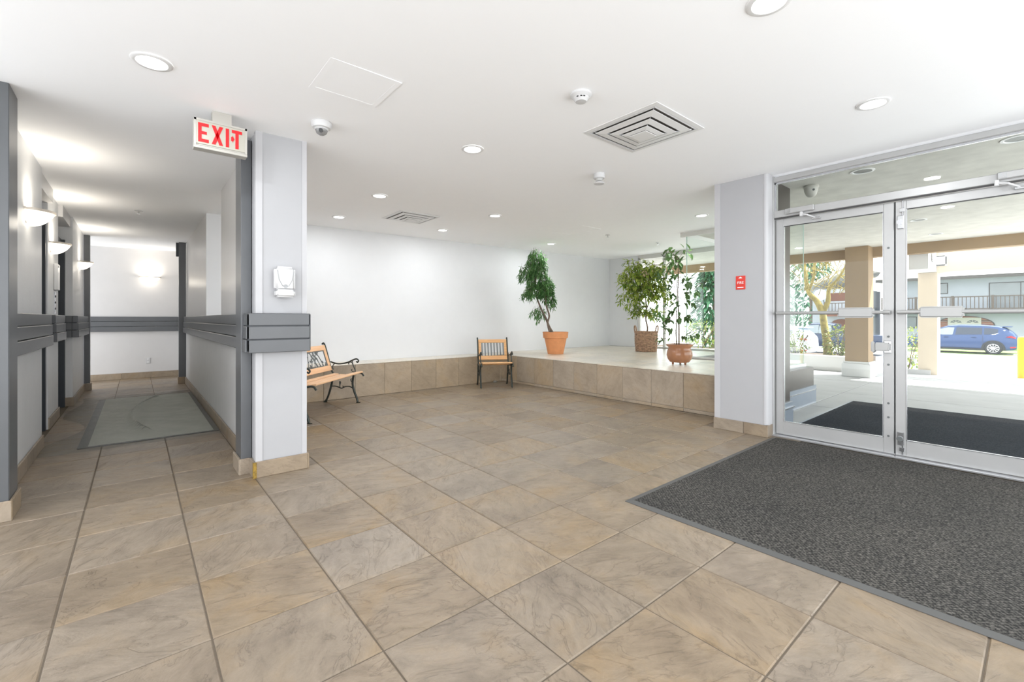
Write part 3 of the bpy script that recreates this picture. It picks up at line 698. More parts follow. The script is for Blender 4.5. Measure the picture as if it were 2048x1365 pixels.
# recessed ceiling lights
def ceil_light(x, y, lab, r=0.092, lit=True, power=None, z=None):
    z = cz(x) if z is None else z
    t = thing('ceiling_light', lab, 'ceiling light', (x, y, z), 0, 'recessed round ceiling lights')
    MB().lathe([(r, -0.001), (r, -0.005), (r - 0.006, -0.009), (r - 0.022, -0.009), (r - 0.026, -0.003)], 32).build('trim_ring', 'trim_white', t, smooth=50)
    MB().disc((0, 0, -0.0035), r - 0.024, 32).build('diffuser', 'lamp', t)
    ld = bpy.data.lights.new('lamp_glow', 'AREA'); ld.shape = 'DISK'; ld.size = 2 * (r - 0.03); ld.energy = CEIL_W if power is None else power
    ld.color = (0.94, 0.97, 1.0)
    lo = bpy.data.objects.new('lamp_glow', ld); COL.objects.link(lo); lo.parent = t; lo.location = (0, 0, -0.012)
for (x, y, lab) in [
        (0.063, 3.08, 'round recessed light in front of the exit sign'),
        (2.15, 0.79, 'round recessed light cut off by the top edge of the photo'),
        (3.737, 0.737, 'round recessed light nearest the entrance doors'),
        (2.13, 3.05, 'round recessed light between the dome camera and the large vent'),
        (2.125, 4.89, 'round recessed light left of and above the far vent'),
        (2.138, 6.27, 'round recessed light above the bench by the far wall'),
        (3.80, 4.90, 'round recessed light right of the far vent, midway to the glass'),
        (3.774, 6.24, 'round recessed light above the single armchair'),
        (6.10, 3.12, 'round recessed light half hidden behind the right pillar'),
        (6.166, 6.178, 'round recessed light beside the willowy potted tree')]:
    ceil_light(x, y, lab, power=CEIL_W * (0.62 if (y < 3.1 and x < 5) or 6.2 < y and x < 5 else 1.0))

# air vents
def vent(x, y, w, d, lab):
    t = thing('air_vent', lab, 'air vent', (x, y, cz(x) - 0.001), 0, 'square ceiling air vents')
    B(-w / 2 + 0.03, w / 2 - 0.03, -d / 2 + 0.03, d / 2 - 0.03, -0.004, -0.001).build('backing', 'dark_hole', t)
    def ring(o, i, zo, zi, th=0.003):
        m = MB()
        def q(s, z): return [(-s * w / 2, -s * d / 2, z), (s * w / 2, -s * d / 2, z), (s * w / 2, s * d / 2, z), (-s * w / 2, s * d / 2, z)]
        m.v = q(o, zo) + q(i, zi) + q(i, zi - th) + q(o, zo - th)
        for a in range(4):
            b_ = (a + 1) % 4
            for L in range(4):
                l2 = (L + 1) % 4; m.f.append((L * 4 + a, L * 4 + b_, l2 * 4 + b_, l2 * 4 + a))
        return m
    ring(1.0, 0.90, -0.0005, -0.003, 0.006).build('frame', 'trim_white', t)
    ring(0.90, 0.85, -0.003, -0.009, 0.003).build('inner_frame', 'white_plastic', t)
    # the nested louvers step down towards the middle, so the gaps between them show on the far side
    ring(0.79, 0.61, -0.013, -0.019, 0.003).build('louver', 'trim_white', t)
    ring(0.55, 0.40, -0.024, -0.030, 0.003).build('louver', 'trim_white', t)
    ring(0.35, 0.23, -0.035, -0.041, 0.003).build('louver', 'trim_white', t)
    B(-0.11 * w, 0.11 * w, -0.11 * d, 0.11 * d, -0.050, -0.045).build('louver', 'trim_white', t, bevel=0.001)
    for sx, sy in ((-1, -1), (1, -1), (1, 1), (-1, 1)):
        MB().tube([(sx * w * 0.10, sy * d * 0.10, -0.040), (sx * w * 0.40, sy * d * 0.40, -0.008)], 0.004, 6).build('bracket', 'grey_plastic', t)
vent(2.905, 1.94, 0.63, 0.63, 'large square ceiling vent near the entrance doors')
vent(2.93, 5.69, 0.60, 0.60, 'square ceiling vent far off above the bench area')

# smoke detector, dome cameras, beacon, sprinklers, access panels
t = thing('smoke_detector', 'round white smoke detector beside the large ceiling vent', 'smoke detector', (2.127, 1.867, cz(2.127)))
MB().lathe([(0.0, -0.001), (0.066, -0.001), (0.066, -0.014), (0.06, -0.02), (0.05, -0.028)], 28).build('base', 'white_plastic', t, smooth=40)
MB().lathe([(0.05, -0.0282), (0.047, -0.034), (0.045, -0.036), (0.034, -0.052), (0.0, -0.054)], 28).build('cap', 'white_plastic', t, smooth=40)
for a in (3.4, 3.9, 4.3): B(-0.006, 0.006, -0.0015, 0.0015, -0.037, -0.031).build('slot', 'black_plastic', t, loc=(0.047 * cos(a), 0.047 * sin(a), 0), rot=(0, 0, a + pi / 2))
t = thing('dome_camera', 'white dome camera on the ceiling beside the left pillar', 'security camera', (1.006, 3.306, cz(1.006)))
MB().lathe([(0.0, -0.001), (0.068, -0.001), (0.069, -0.02), (0.06, -0.04), (0.045, -0.044)], 28).build('housing', 'white_plastic', t, smooth=40)
MB().lathe([(0.042, -0.041), (0.042, -0.055), (0.034, -0.075), (0.018, -0.086), (0.0, -0.089)], 24).build('dome', plain('smoked_dome', (0.22, 0.22, 0.22), 0.08), t, smooth=40)
MB().lathe([(0.046, -0.043), (0.047, -0.05), (0.042, -0.054)], 24).build('ring', 'white_plastic', t, smooth=40)
MB().cyl((-0.012, -0.03, -0.066), (-0.018, -0.044, -0.07), 0.014, 12).build('lens', 'black_plastic', t, smooth=40)
t = thing('beacon', 'white cylindrical ceiling beacon with clear lens near the right pillar', 'beacon', (3.476, 2.818, cz(3.476)))
MB().lathe([(0.0, -0.001), (0.055, -0.001), (0.055, -0.045), (0.05, -0.05), (0.0, -0.052)], 24).build('housing', 'white_plastic', t, smooth=40)
MB().lathe([(0.034, -0.05), (0.032, -0.075), (0.0, -0.08)], 20).build('lens', plain('clear_grey_lens', (0.45, 0.45, 0.44), 0.1), t, smooth=40)
MB().lathe([(0.0, -0.082), (0.045, -0.084), (0.055, -0.094), (0.048, -0.102), (0.0, -0.106)], 24).build('reflector', 'white_plastic', t, smooth=40)
def sprinkler(x, y, lab, z=None):
    t = thing('sprinkler', lab, 'sprinkler', (x, y, cz(x) if z is None else z))
    MB().lathe([(0.0, -0.001), (0.045, -0.001), (0.045, -0.005), (0.014, -0.012), (0.0, -0.013)], 20).build('escutcheon', 'white_plastic', t, smooth=40)
    MB().cyl((0, 0, -0.012), (0, 0, -0.04), 0.009, 10).build('nozzle', 'chrome', t)
    MB().lathe([(0.0, -0.04), (0.02, -0.04), (0.02, -0.043), (0.0, -0.043)], 12).build('deflector', 'chrome', t)
sprinkler(6.28, 4.90, 'small ceiling sprinkler right of the willowy potted tree')
sprinkler(0.02, 7.43, 'small ceiling sprinkler over the corridor mat')
sprinkler(7.75, 4.85, 'small ceiling sprinkler above the wicker basket tree')
def panel(x0, x1, y0, y1, lab):
    z = cz((x0 + x1) / 2)
    t = thing('access_panel', lab, 'access panel', ((x0 + x1) / 2, (y0 + y1) / 2, z)); a, b_ = (x1 - x0) / 2, (y1 - y0) / 2
    m = B(-a, a, -b_, -b_ + 0.03, -0.0035, 0).box(-a, a, b_ - 0.03, b_, -0.0035, 0).box(-a, -a + 0.03, -b_ + 0.03, b_ - 0.03, -0.0035, 0).box(a - 0.03, a, -b_ + 0.03, b_ - 0.03, -0.0035, 0)
    m.build('frame', 'ceiling', t); B(-a + 0.0305, a - 0.0305, -b_ + 0.0305, b_ - 0.0305, -0.0028, 0).build('cover', 'ceiling', t)
panel(0.79, 1.20, 2.44, 2.84, 'flush white ceiling access panel left of centre')
panel(5.30, 5.75, 4.62, 5.30, 'flush white ceiling access panel above the platform')

# exit sign hanging at the left pillar
ex = thing('exit_sign', 'red and cream EXIT sign hung from the ceiling at the corridor entrance', 'exit sign', (0.435, 3.585, 2.29))
W, H = 0.150, 0.200
B(-W, W, -0.028, 0.028, 0.018, H - 0.008).build('housing', 'cream_metal', ex, bevel=0.004)
B(-W + 0.012, W - 0.012, -0.034, -0.0285, 0.03, H - 0.02).build('face_panel', 'exit_panel', ex)
B(-W - 0.002, W + 0.002, -0.036, 0.036, 0.0, 0.018).build('bottom_channel', 'cream_metal', ex, bevel=0.002)
B(-W - 0.001, -W + 0.012, -0.036, 0.03, 0.0185, H - 0.006).build('side_frame', 'cream_metal', ex)
B(W - 0.012, W + 0.001, -0.036, 0.03, 0.0185, H - 0.006).build('side_frame', 'cream_metal', ex)
B(-W, W, -0.036, 0.03, H - 0.0195, H - 0.006).build('top_frame', 'cream_metal', ex)
B(-0.05, 0.06, -0.03, 0.03, H - 0.005, cz(0.435) - 2.29 - 0.001).build('mounting_plate', 'cream_metal', ex)
Z0, Z1, s = 0.042, 0.166, 0.019
def letter(polys):
    m = MB()
    for p in polys: m.prism(p, 'y', -0.0365, -0.0342)
    m.build('letter', 'red', ex)
def rect(x0, x1, z0, z1): return [(x0, z0), (x1, z0), (x1, z1), (x0, z1)]
letter([rect(-0.128, -0.128 + s, Z0, Z1), rect(-0.109, -0.070, Z1 - 0.021, Z1), rect(-0.109, -0.081, 0.0935, 0.113), rect(-0.109, -0.070, Z0, Z0 + 0.021)])
letter([[(-0.054, Z0), (-0.033, Z0), (0.010, Z1), (-0.011, Z1)], [(-0.011, Z0), (0.010, Z0), (-0.033, Z1), (-0.054, Z1)]])
letter([rect(0.025, 0.025 + s, Z0, Z1)])
letter([rect(0.060, 0.120, Z1 - 0.021, Z1), rect(0.081, 0.100, Z0, Z1 - 0.021)])
MB().prism([(0.056, 0.09), (0.064, 0.088), (0.064, 0.08), (0.076, 0.1035), (0.064, 0.127), (0.064, 0.119), (0.056, 0.117)], 'y', -0.0365, -0.0342).build('arrow', 'red', ex)

# hand sanitiser dispenser on the pillar
ds = thing('sanitizer_dispenser', 'white wall-mounted hand sanitizer dispenser on the left pillar', 'dispenser', (0.858, 3.744, 1.335))
B(-0.072, 0.072, -0.075, -0.001, 0.045, 0.232).build('housing', 'white_plastic', ds, bevel=0.022, segs=3, smooth=50)
B(-0.066, 0.066, -0.092, -0.004, 0.0, 0.058).build('push_lever', 'white_plastic', ds, bevel=0.014, segs=3, smooth=50)
MB().tube([(-0.058, -0.0765, 0.20), (-0.045, -0.0775, 0.13), (-0.022, -0.0785, 0.085), (0.022, -0.0785, 0.085), (0.045, -0.0775, 0.13), (0.058, -0.0765, 0.20)], 0.0022, 6).build('seam', 'grey_plastic', ds)
MB().cyl((0, -0.0755, 0.083), (0, -0.0795, 0.083), 0.014, 14).build('badge', 'grey_plastic', ds)

# fire notice
fs = thing('fire_sign', 'small red FIRE notice on the right pillar', 'sign', (4.7745, 2.025, 1.475))
B(-0.006, -0.0005, -0.048, 0.048, 0.0, 0.14).build('plate', 'red_plate', fs, bevel=0.002)
def text(s_, size, parent, mat, loc, rot, name):
    cu = bpy.data.curves.new('t', 'FONT'); cu.body = s_; cu.size = size; cu.align_x = 'CENTER'; cu.extrude = 0.0004
    o = bpy.data.objects.new('t', cu); COL.objects.link(o)
    dg = bpy.context.evaluated_depsgraph_get(); me = bpy.data.meshes.new_from_object(o.evaluated_get(dg))
    bpy.data.objects.remove(o); bpy.data.curves.remove(cu)
    me.materials.append(M[mat]); return place(me, name, parent, loc, rot)
text('FIRE', 0.036, fs, 'print_white', (-0.0068, 0, 0.058), (pi / 2, 0, -pi / 2), 'lettering')
MB().prism([(-0.02, 0.115), (0.02, 0.115), (0, 0.132)], 'x', -0.0072, -0.0062).build('emblem', 'print_white', fs)
B(-0.0072, -0.0062, -0.03, 0.03, 0.018, 0.024).build('print_line', 'print_white', fs)

# sconces
def sconce(x, y, z, rz, lab):
    t = thing('wall_sconce', lab, 'wall lamp', (x, y, z), rz, 'half-bowl wall sconces along the corridor')
    # local: wall is the plane x=0, bowl swells towards +x
    prof = [(0.012, -0.112), (0.05, -0.106), (0.09, -0.088), (0.125, -0.058), (0.148, -0.028), (0.160, -0.006)]
    MB().lathe(prof, 20, (0.004, 0, 0), -pi / 2, pi / 2, sx=0.92).build('glass_bowl', 'sconce', t, smooth=60)
    MB().lathe([(0.158, -0.008), (0.171, -0.006), (0.173, 0.012), (0.160, 0.012), (0.158, -0.008)], 20, (0.002, 0, 0), -pi / 2, pi / 2, sx=0.92).build('rim', 'sconce_rim', t, smooth=40)
    B(0.0005, 0.006, -0.09, 0.09, -0.10, -0.005).build('back_plate', 'sconce_rim', t)
    ld = bpy.data.lights.new('sconce_glow', 'AREA'); ld.shape = 'DISK'; ld.size = 0.10; ld.energy = SCONCE_W; ld.color = (1, 0.92, 0.80)
    lo = bpy.data.objects.new('sconce_glow', ld); COL.objects.link(lo); lo.parent = t; lo.location = (0.075, 0, 0.015); lo.rotation_euler = (pi, 0, 0)
    ld = bpy.data.lights.new('bowl_glow', 'POINT'); ld.shadow_soft_size = 0.05; ld.energy = SCONCE_W * 0.4; ld.color = (1, 0.92, 0.80)
    lo = bpy.data.objects.new('bowl_glow', ld); COL.objects.link(lo); lo.parent = t; lo.location = (0.21, 0, -0.10)
sconce(-0.66, 5.17, 2.02, 0, 'lit half-bowl wall sconce nearest the left edge of the photo')
sconce(-0.72, 7.05, 2.0, 0, 'lit half-bowl wall sconce between the two lift bays')
sconce(-0.66, 9.30, 2.02, 0, 'lit half-bowl wall sconce near the far left post')
sconce(0.205, 11.5, 2.0, -pi / 2, 'lit half-bowl wall sconce on the corridor end wall')

# lift call panel, intercom, outlet
t = thing('lift_control_box', 'tall white control box on the wall between the lift bays', 'control panel', (-0.72, 7.30, 1.50))
B(0.001, 0.035, -0.09, 0.09, 0.0, 0.30).build('box', 'white_plastic', t, bevel=0.006)
MB().cyl((0.034, -0.03, 0.27), (0.042, -0.03, 0.27), 0.012, 12).build('button', 'grey_plastic', t)
t = thing('lift_button_plate', 'slim steel button plate below the white control box', 'control panel', (-0.72, 7.30, 1.23))
B(0.001, 0.007, -0.05, 0.05, 0.0, 0.25).build('plate', 'alu_bright', t)
for z in (0.06, 0.13, 0.20): MB().cyl((0.006, 0, z), (0.012, 0, z), 0.012, 12).build('button', 'black_plastic', t)
t = thing('wall_outlet', 'white socket plate low on the corridor end wall', 'outlet', (0.174, 11.4995, 0.28))
B(-0.037, 0.037, -0.008, -0.0005, 0.0, 0.115).build('plate', 'white_plastic', t, bevel=0.003)
for z in (0.03, 0.085): B(-0.017, 0.017, -0.011, -0.008, z - 0.015, z + 0.015).build('socket', 'trim_white', t, bevel=0.003)

# ------------------------------------------------------------------ iron-and-wood seats
def bez(pts, n=5):
    """Catmull-Rom through points"""
    P = [Vector(p) for p in pts]; out = []
    for k in range(len(P) - 1):
        a, b_, c, d = P[max(k - 1, 0)], P[k], P[k + 1], P[min(k + 2, len(P) - 1)]
        for q in range(n):
            s = q / n; out.append(0.5 * ((2 * b_) + (c - a) * s + (2 * a - 5 * b_ + 4 * c - d) * s * s + (3 * b_ - a - 3 * c + d) * s ** 3))
    out.append(P[-1]); return out
def uz(pts): return bez([(u_, 0, z) for u_, z in pts])
def end_frame(parent, y):
    """cast scroll-work end: local x is depth (front +), z is up"""
    e = MB()
    e.tube(uz([(-0.05, 0.815), (-0.03, 0.83), (-0.01, 0.80), (0.02, 0.70), (0.06, 0.55), (0.092, 0.446), (0.135, 0.392), (0.23, 0.372), (0.352, 0.379), (0.467, 0.415), (0.525, 0.412), (0.555, 0.375)]), 0.0125, 8)
    o = e.build('side_frame', 'iron', parent, (0, y, 0), smooth=50)
    MB().tube(uz([(0.11, 0.40), (0.092, 0.27), (0.054, 0.13), (0.018, 0.04), (-0.01, 0.008)]), [0.016] * 5 + [0.015] * 5 + [0.014] * 5 + [0.015] * 5 + [0.017], 8).cyl((-0.03, 0, 0.006), (0.03, 0, 0.006), 0.0058, 8).build('leg', 'iron', parent, (0, y, 0), smooth=50)
    MB().tube(uz([(0.41, 0.385), (0.394, 0.27), (0.42, 0.155), (0.45, 0.08), (0.47, 0.012)]), 0.0155, 8).cyl((0.448, 0, 0.006), (0.505, 0, 0.006), 0.0058, 8).build('leg', 'iron', parent, (0, y, 0), smooth=50)
    a = MB().tube(uz([(0.075, 0.572), (0.13, 0.552), (0.207, 0.542), (0.314, 0.56), (0.406, 0.60), (0.452, 0.612), (0.48, 0.59), (0.466, 0.566), (0.447, 0.578)]), 0.0105, 8).build('armrest', 'iron', parent, (0, y, 0), smooth=50)
    MB().tube(uz([(0.39, 0.585), (0.392, 0.553), (0.41, 0.507), (0.432, 0.453), (0.425, 0.405)]), 0.008, 7).build('scroll', 'iron', o, smooth=50)
    MB().tube(uz([(0.39, 0.56), (0.36, 0.566), (0.335, 0.55), (0.345, 0.535)]), 0.006, 6).build('scroll', 'iron', o, smooth=50)
    MB().tube(uz([(0.42, 0.43), (0.39, 0.44), (0.378, 0.46), (0.392, 0.468)]), 0.006, 6).build('scroll', 'iron', o, smooth=50)
    MB().tube(uz([(0.14, 0.55), (0.11, 0.52), (0.105, 0.48), (0.122, 0.465)]), 0.006, 6).build('scroll', 'iron', o, smooth=50)
    MB().tube(uz([(0.085, 0.225), (0.145, 0.229), (0.20, 0.212), (0.237, 0.20), (0.29, 0.224), (0.352, 0.226), (0.40, 0.20)]), 0.008, 7).build('scroll', 'iron', o, smooth=50)
    MB().tube(uz([(0.212, 0.21), (0.21, 0.245), (0.222, 0.285), (0.205, 0.29), (0.21, 0.25)]), 0.006, 6).build('scroll', 'iron', o, smooth=50)
    MB().tube(uz([(0.25, 0.205), (0.262, 0.225), (0.248, 0.232)]), 0.006, 6).build('scroll', 'iron', o, smooth=50)
    MB().tube(uz([(0.395, 0.30), (0.372, 0.30), (0.368, 0.325), (0.382, 0.335)]), 0.006, 6).build('scroll', 'iron', o, smooth=50)
BACKZ = [(-0.012, 0.79), (0.095, 0.45)]       # the line the backrest follows: (x, z)
def back_x(z): return BACKZ[0][0] + (BACKZ[0][1] - z) / (BACKZ[0][1] - BACKZ[1][1]) * (BACKZ[1][0] - BACKZ[0][0])
BT = atan2(BACKZ[1][0] - BACKZ[0][0], BACKZ[0][1] - BACKZ[1][1])
def back_board(parent, y0, y1, z0, z1, mat, name='back_rail', th=0.02):
    zc = (z0 + z1) / 2; hh = (z1 - z0) / 2 / cos(BT)
    return B(-th / 2, th / 2, y0, y1, -hh, hh).build(name, mat, parent, (back_x(zc), 0, zc), (0, -BT, 0), bevel=0.003)
SEAT = [(0.165, 0.386), (0.255, 0.378), (0.345, 0.384), (0.435, 0.406), (0.512, 0.418)]
def seat_slats(parent, L, mat):
    for k, (x, z) in enumerate(SEAT):
        sl = atan2(SEAT[min(k + 1, 4)][1] - SEAT[max(k - 1, 0)][1], SEAT[min(k + 1, 4)][0] - SEAT[max(k - 1, 0)][0])
        B(-0.037, 0.037, -L / 2 + 0.012, L / 2 - 0.012, -0.011, 0.011).build('seat_slat', mat, parent, (x, 0, z + 0.012), (0, -sl, 0), bevel=0.004)

# bench
BL = 1.263
be = thing('bench', 'wood and cast-iron park bench with leaf-pattern back behind the left pillar', 'bench', (1.587, 6.058, 0), -pi / 4)
end_frame(be, BL / 2); end_frame(be, -BL / 2)
seat_slats(be, BL, 'wood_pale')
back_board(be, -BL / 2 + 0.013, BL / 2 - 0.013, 0.735, 0.802, 'wood_pale')
back_board(be, -BL / 2 + 0.013, BL / 2 - 0.013, 0.452, 0.522, 'wood_pale')
for s in (-1, 1):
    y = s * (BL / 2 - 0.045); back_board(be, y - 0.03, y + 0.03, 0.524, 0.733, 'wood_pale', 'back_stile')
bpn = B(-0.004, 0.004, -BL / 2 + 0.076, BL / 2 - 0.076, -0.110, -0.100).box(-0.004, 0.004, -BL / 2 + 0.076, BL / 2 - 0.076, 0.100, 0.110).box(-0.004, 0.004, -BL / 2 + 0.076, -BL / 2 + 0.088, -0.1, 0.1).box(-0.004, 0.004, BL / 2 - 0.088, BL / 2 - 0.076, -0.1, 0.1).build('back_panel', 'iron_grey', be, (back_x(0.628), 0, 0.628), (0, -BT, 0))
rg = random.Random(3); br = MB(); lf = MB()
for k in range(15):
    y0 = -BL / 2 + 0.10 + k * (BL - 0.2) / 14; dy = rg.uniform(0.07, 0.16) * rg.choice((-1, 1))
    pts = [(0, y0, -0.105), (0, y0 + dy * 0.3, -0.03), (0, y0 + dy * 0.55, 0.03), (0, y0 + dy, 0.105)]
    pts = [(p[0], max(-BL / 2 + 0.08, min(BL / 2 - 0.08, p[1])), p[2]) for p in pts]
    br.tube(bez(pts, 4), 0.005, 5)
    for q in range(7):
        s = rg.uniform(0.1, 0.95); b_ = Vector(pts[min(3, int(s * 3.999))]); a = rg.uniform(0.3, 2.8); l = rg.uniform(0.035, 0.06)
        d = Vector((0, cos(a), sin(a) * rg.choice((-1, 1)))); n_ = Vector((0, -d.z, d.y)); w_ = l * 0.27
        P = [b_, b_ + d * l * 0.4 + n_ * w_, b_ + d * l, b_ + d * l * 0.4 - n_ * w_]
        P = [Vector((0, max(-BL / 2 + 0.078, min(BL / 2 - 0.078, p.y)), max(-0.11, min(0.11, p.z)))) for p in P]
        lf.prism([(p.y, p.z) for p in P], 'x', -0.003, 0.003)
br.build('branch', 'iron_grey', bpn); lf.build('iron_leaves', 'iron_grey', bpn)['kind'] = 'stuff'

# armchair
CW = 0.53
ch = thing('armchair', 'wood and cast-iron armchair with slatted back in the platform corner', 'chair', (4.868, 6.354, 0), atan2(-0.878, -0.478))
end_frame(ch, CW / 2); end_frame(ch, -CW / 2)
seat_slats(ch, CW, 'wood')
back_board(ch, -CW / 2 + 0.013, CW / 2 - 0.013, 0.745, 0.802, 'wood')
back_board(ch, -CW / 2 + 0.013, CW / 2 - 0.013, 0.452, 0.520, 'wood')
for s in (-1, 1):
    y = s * (CW / 2 - 0.036); back_board(ch, y - 0.023, y + 0.023, 0.522, 0.743, 'wood', 'back_stile')
for k in range(8):
    y = -CW / 2 + 0.075 + k * (CW - 0.15) / 7; back_board(ch, y - 0.010, y + 0.010, 0.521, 0.744, 'iron_grey', 'back_slat', 0.008)
MB().prism([(-0.05, 0), (-0.03, 0.028), (0.01, 0.04), (0.045, 0.02), (0.05, 0)], 'y', -0.03, 0.03).build('stone', plain('grey_stone', (0.18, 0.165, 0.14), 0.8, var=0.3, nscale=20), None, (5.06, 6.52, 0.0005), (0, 0, 0.5), bevel=0.012)
tag(bpy.data.objects['stone'], 'small grey stone lying in the platform corner behind the armchair', 'stone')

# ------------------------------------------------------------------ potted trees
R_SCR = Vector((cos(YAW), -sin(YAW), 0)); F_SCR = Vector((sin(YAW), cos(YAW), 0))
def leaf_pts(base, d, up, l, w, droop=0.25):
    """a pointed oval leaf folded along its midrib: 8 points, 6 faces"""
    d = d.normalized(); sd = d.cross(up)
    sd = sd.normalized() if sd.length > 1e-4 else d.orthogonal().normalized()
    n_ = sd.cross(d).normalized()
    def q(s, t, h): return base + d * (l * s) + sd * (w * t) + n_ * (h * l) - Vector((0, 0, droop * l * s * s))
    return [q(0, 0, 0), q(0.35, 0.5, 0.06), q(0.75, 0.34, 0.05), q(1, 0, 0), q(0.75, -0.34, 0.05), q(0.35, -0.5, 0.06), q(0.35, 0, 0), q(0.75, 0, 0)]
LEAF_F = [(0, 6, 1), (6, 7, 2, 1), (7, 3, 2), (0, 5, 6), (6, 5, 4, 7), (7, 4, 3)]
def add_leaf(m, *a, **k):
    i = len(m.v); m.v += [tuple(p) for p in leaf_pts(*a, **k)]; m.f += [tuple(i + j for j in f) for f in LEAF_F]
def rdir(rg, up=0.0):
    while True:
        v = Vector((rg.uniform(-1, 1), rg.uniform(-1, 1), rg.uniform(-1, 1) + up))
        if 0.05 < v.length < 1.6: return v.normalized()
def pot_lathe(parent, prof, mat, n=36): return MB().lathe(prof, n).build('pot', mat, parent, smooth=40)

# 1: willowy tree in terracotta
T1 = thing('potted_tree', 'tall weeping-leaf tree in a plain terracotta pot on the platform', 'potted plant', (6.173, 6.063, PLAT_Z))
pot_lathe(T1, [(0.0, 0.001), (0.150, 0.001), (0.213, 0.30), (0.236, 0.305), (0.246, 0.42), (0.232, 0.42), (0.224, 0.36), (0.0, 0.36)], 'terracotta')
MB().disc((0, 0, 0.368), 0.222, 24).build('soil', 'soil', T1)
def w1(dx, z, dep=0.0): return R_SCR * dx + F_SCR * dep + Vector((0, 0, z))
K1 = 0.00169
def c1(x, y, dep=0.0): return w1((x - 515) * K1, (1305 - y) * K1, dep)
tr = MB()
tr.tube(bez([c1(495, 1085), c1(445, 1000), c1(405, 900, .02), c1(355, 795, .04), c1(312, 690, .05), c1(270, 560, .03), c1(290, 420), c1(250, 300), c1(240, 190)], 5), [0.024 - 0.017 * k / 40 for k in range(41)], 7)
tr.tube(bez([c1(455, 1080, -.03), c1(425, 960, -.03), c1(442, 870, -.04), c1(410, 760, -.03), c1(400, 640), c1(385, 520), c1(345, 450, .03), c1(330, 300)], 5), [0.021 - 0.014 * k / 35 for k in range(36)], 7)
trk = tr.build('trunk', 'bark', T1, smooth=60)
rg = random.Random(11); fo = MB(); tw = MB()
blobs = [((300, 200), 95, 95, 300), ((290, 300), 125, 130, 430), ((325, 420), 130, 130, 480), ((280, 560), 110, 100, 330), ((400, 520), 100, 110, 340), ((440, 620), 70, 100, 200), ((190, 590), 55, 55, 90), ((150, 380), 50, 90, 110), ((340, 800), 60, 60, 70), ((275, 790), 40, 50, 45), ((470, 700), 40, 60, 50), ((350, 890), 30, 40, 12)]
for (c, rx, rz_, n_) in blobs:
    nt_ = max(2, n_ // 6)
    for _ in range(nt_):
        v = rdir(rg); rr = rg.uniform(0.35, 1) ** 0.6
        p = c1(c[0], c[1]) + (R_SCR * v.x * rx + F_SCR * v.y * rx * 0.85 + Vector((0, 0, v.z * rz_))) * K1 * rr
        d = Vector((v.x * 0.5, v.y * 0.5, -1.0)); d = R_SCR * d.x + F_SCR * d.y + Vector((0, 0, d.z)); d.normalize()
        l = rg.uniform(0.07, 0.13); e = p + d * l
        tw.tube([p - d * 0.03 + Vector((0, 0, 0.02)), p, e], 0.0015, 3)
        for q in range(9):
            b_ = p + d * l * q / 8; dd = (d * 0.7 + rdir(rg) * 0.8).normalized()
            add_leaf(fo, b_, dd, Vector((0, 0, 1)) + rdir(rg) * 0.5, rg.uniform(0.055, 0.09), rg.uniform(0.014, 0.022))
tw.build('twigs', 'bark', T1)['kind'] = 'stuff'; fo.build('foliage', 'leaf_willow', T1)['kind'] = 'stuff'

# 2: ficus in a wicker basket
T2 = thing('potted_tree', 'bushy yellow-green ficus in a wicker basket on the platform', 'potted plant', (8.05, 5.30, PLAT_Z))
bs = MB().lathe([(0.0, 0.004), (0.195, 0.004), (0.212, 0.20), (0.215, 0.415), (0.205, 0.415), (0.20, 0.30), (0.0, 0.30)], 28).build('basket', 'wicker', T2, smooth=40)
wv = MB(); NS = 24
for k in range(17):
    z = 0.014 + k * 0.0245; r0 = 0.197 + 0.02 * min(1, z / 0.2)
    wv.tube([((r0 + 0.007 * cos(NS / 2 * a + pi * (k % 2))) * cos(a), (r0 + 0.007 * cos(NS / 2 * a + pi * (k % 2))) * sin(a), z + 0.002 * sin(5 * a + k)) for a in [2 * pi * q / 72 for q in range(72)]], 0.0125, 5, closed=True)
for q in range(NS):
    a = 2 * pi * q / NS; wv.tube([(0.205 * cos(a), 0.205 * sin(a), 0.006), (0.222 * cos(a), 0.222 * sin(a), 0.22), (0.222 * cos(a), 0.222 * sin(a), 0.425)], 0.006, 4)
wv.build('weave', 'wicker', bs, smooth=60)['kind'] = 'stuff'
for s in (-1, 1):
    c = R_SCR * (0.21 * s); a_ = F_SCR * 0.075
    MB().tube(bez([c - a_ + Vector((0, 0, 0.38)), c * 1.08 - a_ * 0.8 + Vector((0, 0, 0.49)), c * 1.1 + Vector((0, 0, 0.53)), c * 1.08 + a_ * 0.8 + Vector((0, 0, 0.49)), c + a_ + Vector((0, 0, 0.38))], 4), 0.013, 7).build('handle', 'wicker', bs, smooth=60)
MB().disc((0, 0, 0.31), 0.2, 24).build('soil', 'soil', T2)
K2 = 0.00182
def c2(x, y, dep=0.0): return R_SCR * ((x - 350) * K2) + F_SCR * dep + Vector((0, 0, (1275 - y) * K2))
tr = MB()
tr.tube(bez([c2(352, 1110), c2(365, 1010), c2(345, 900), c2(352, 780), c2(345, 640), c2(350, 480), c2(330, 340)], 5), [0.019 - 0.013 * k / 30 for k in range(31)], 7)
tr.tube(bez([c2(352, 800), c2(385, 720, .03), c2(378, 580, .05), c2(400, 420, .05)], 5), 0.009, 6)
tr.tube(bez([c2(350, 790), c2(330, 650, -.04), c2(300, 500, -.05), c2(260, 400, -.05)], 5), 0.008, 6)
tr.build('trunk', 'bark', T2, smooth=60)
rg = random.Random(5); fo = MB(); tw = MB()
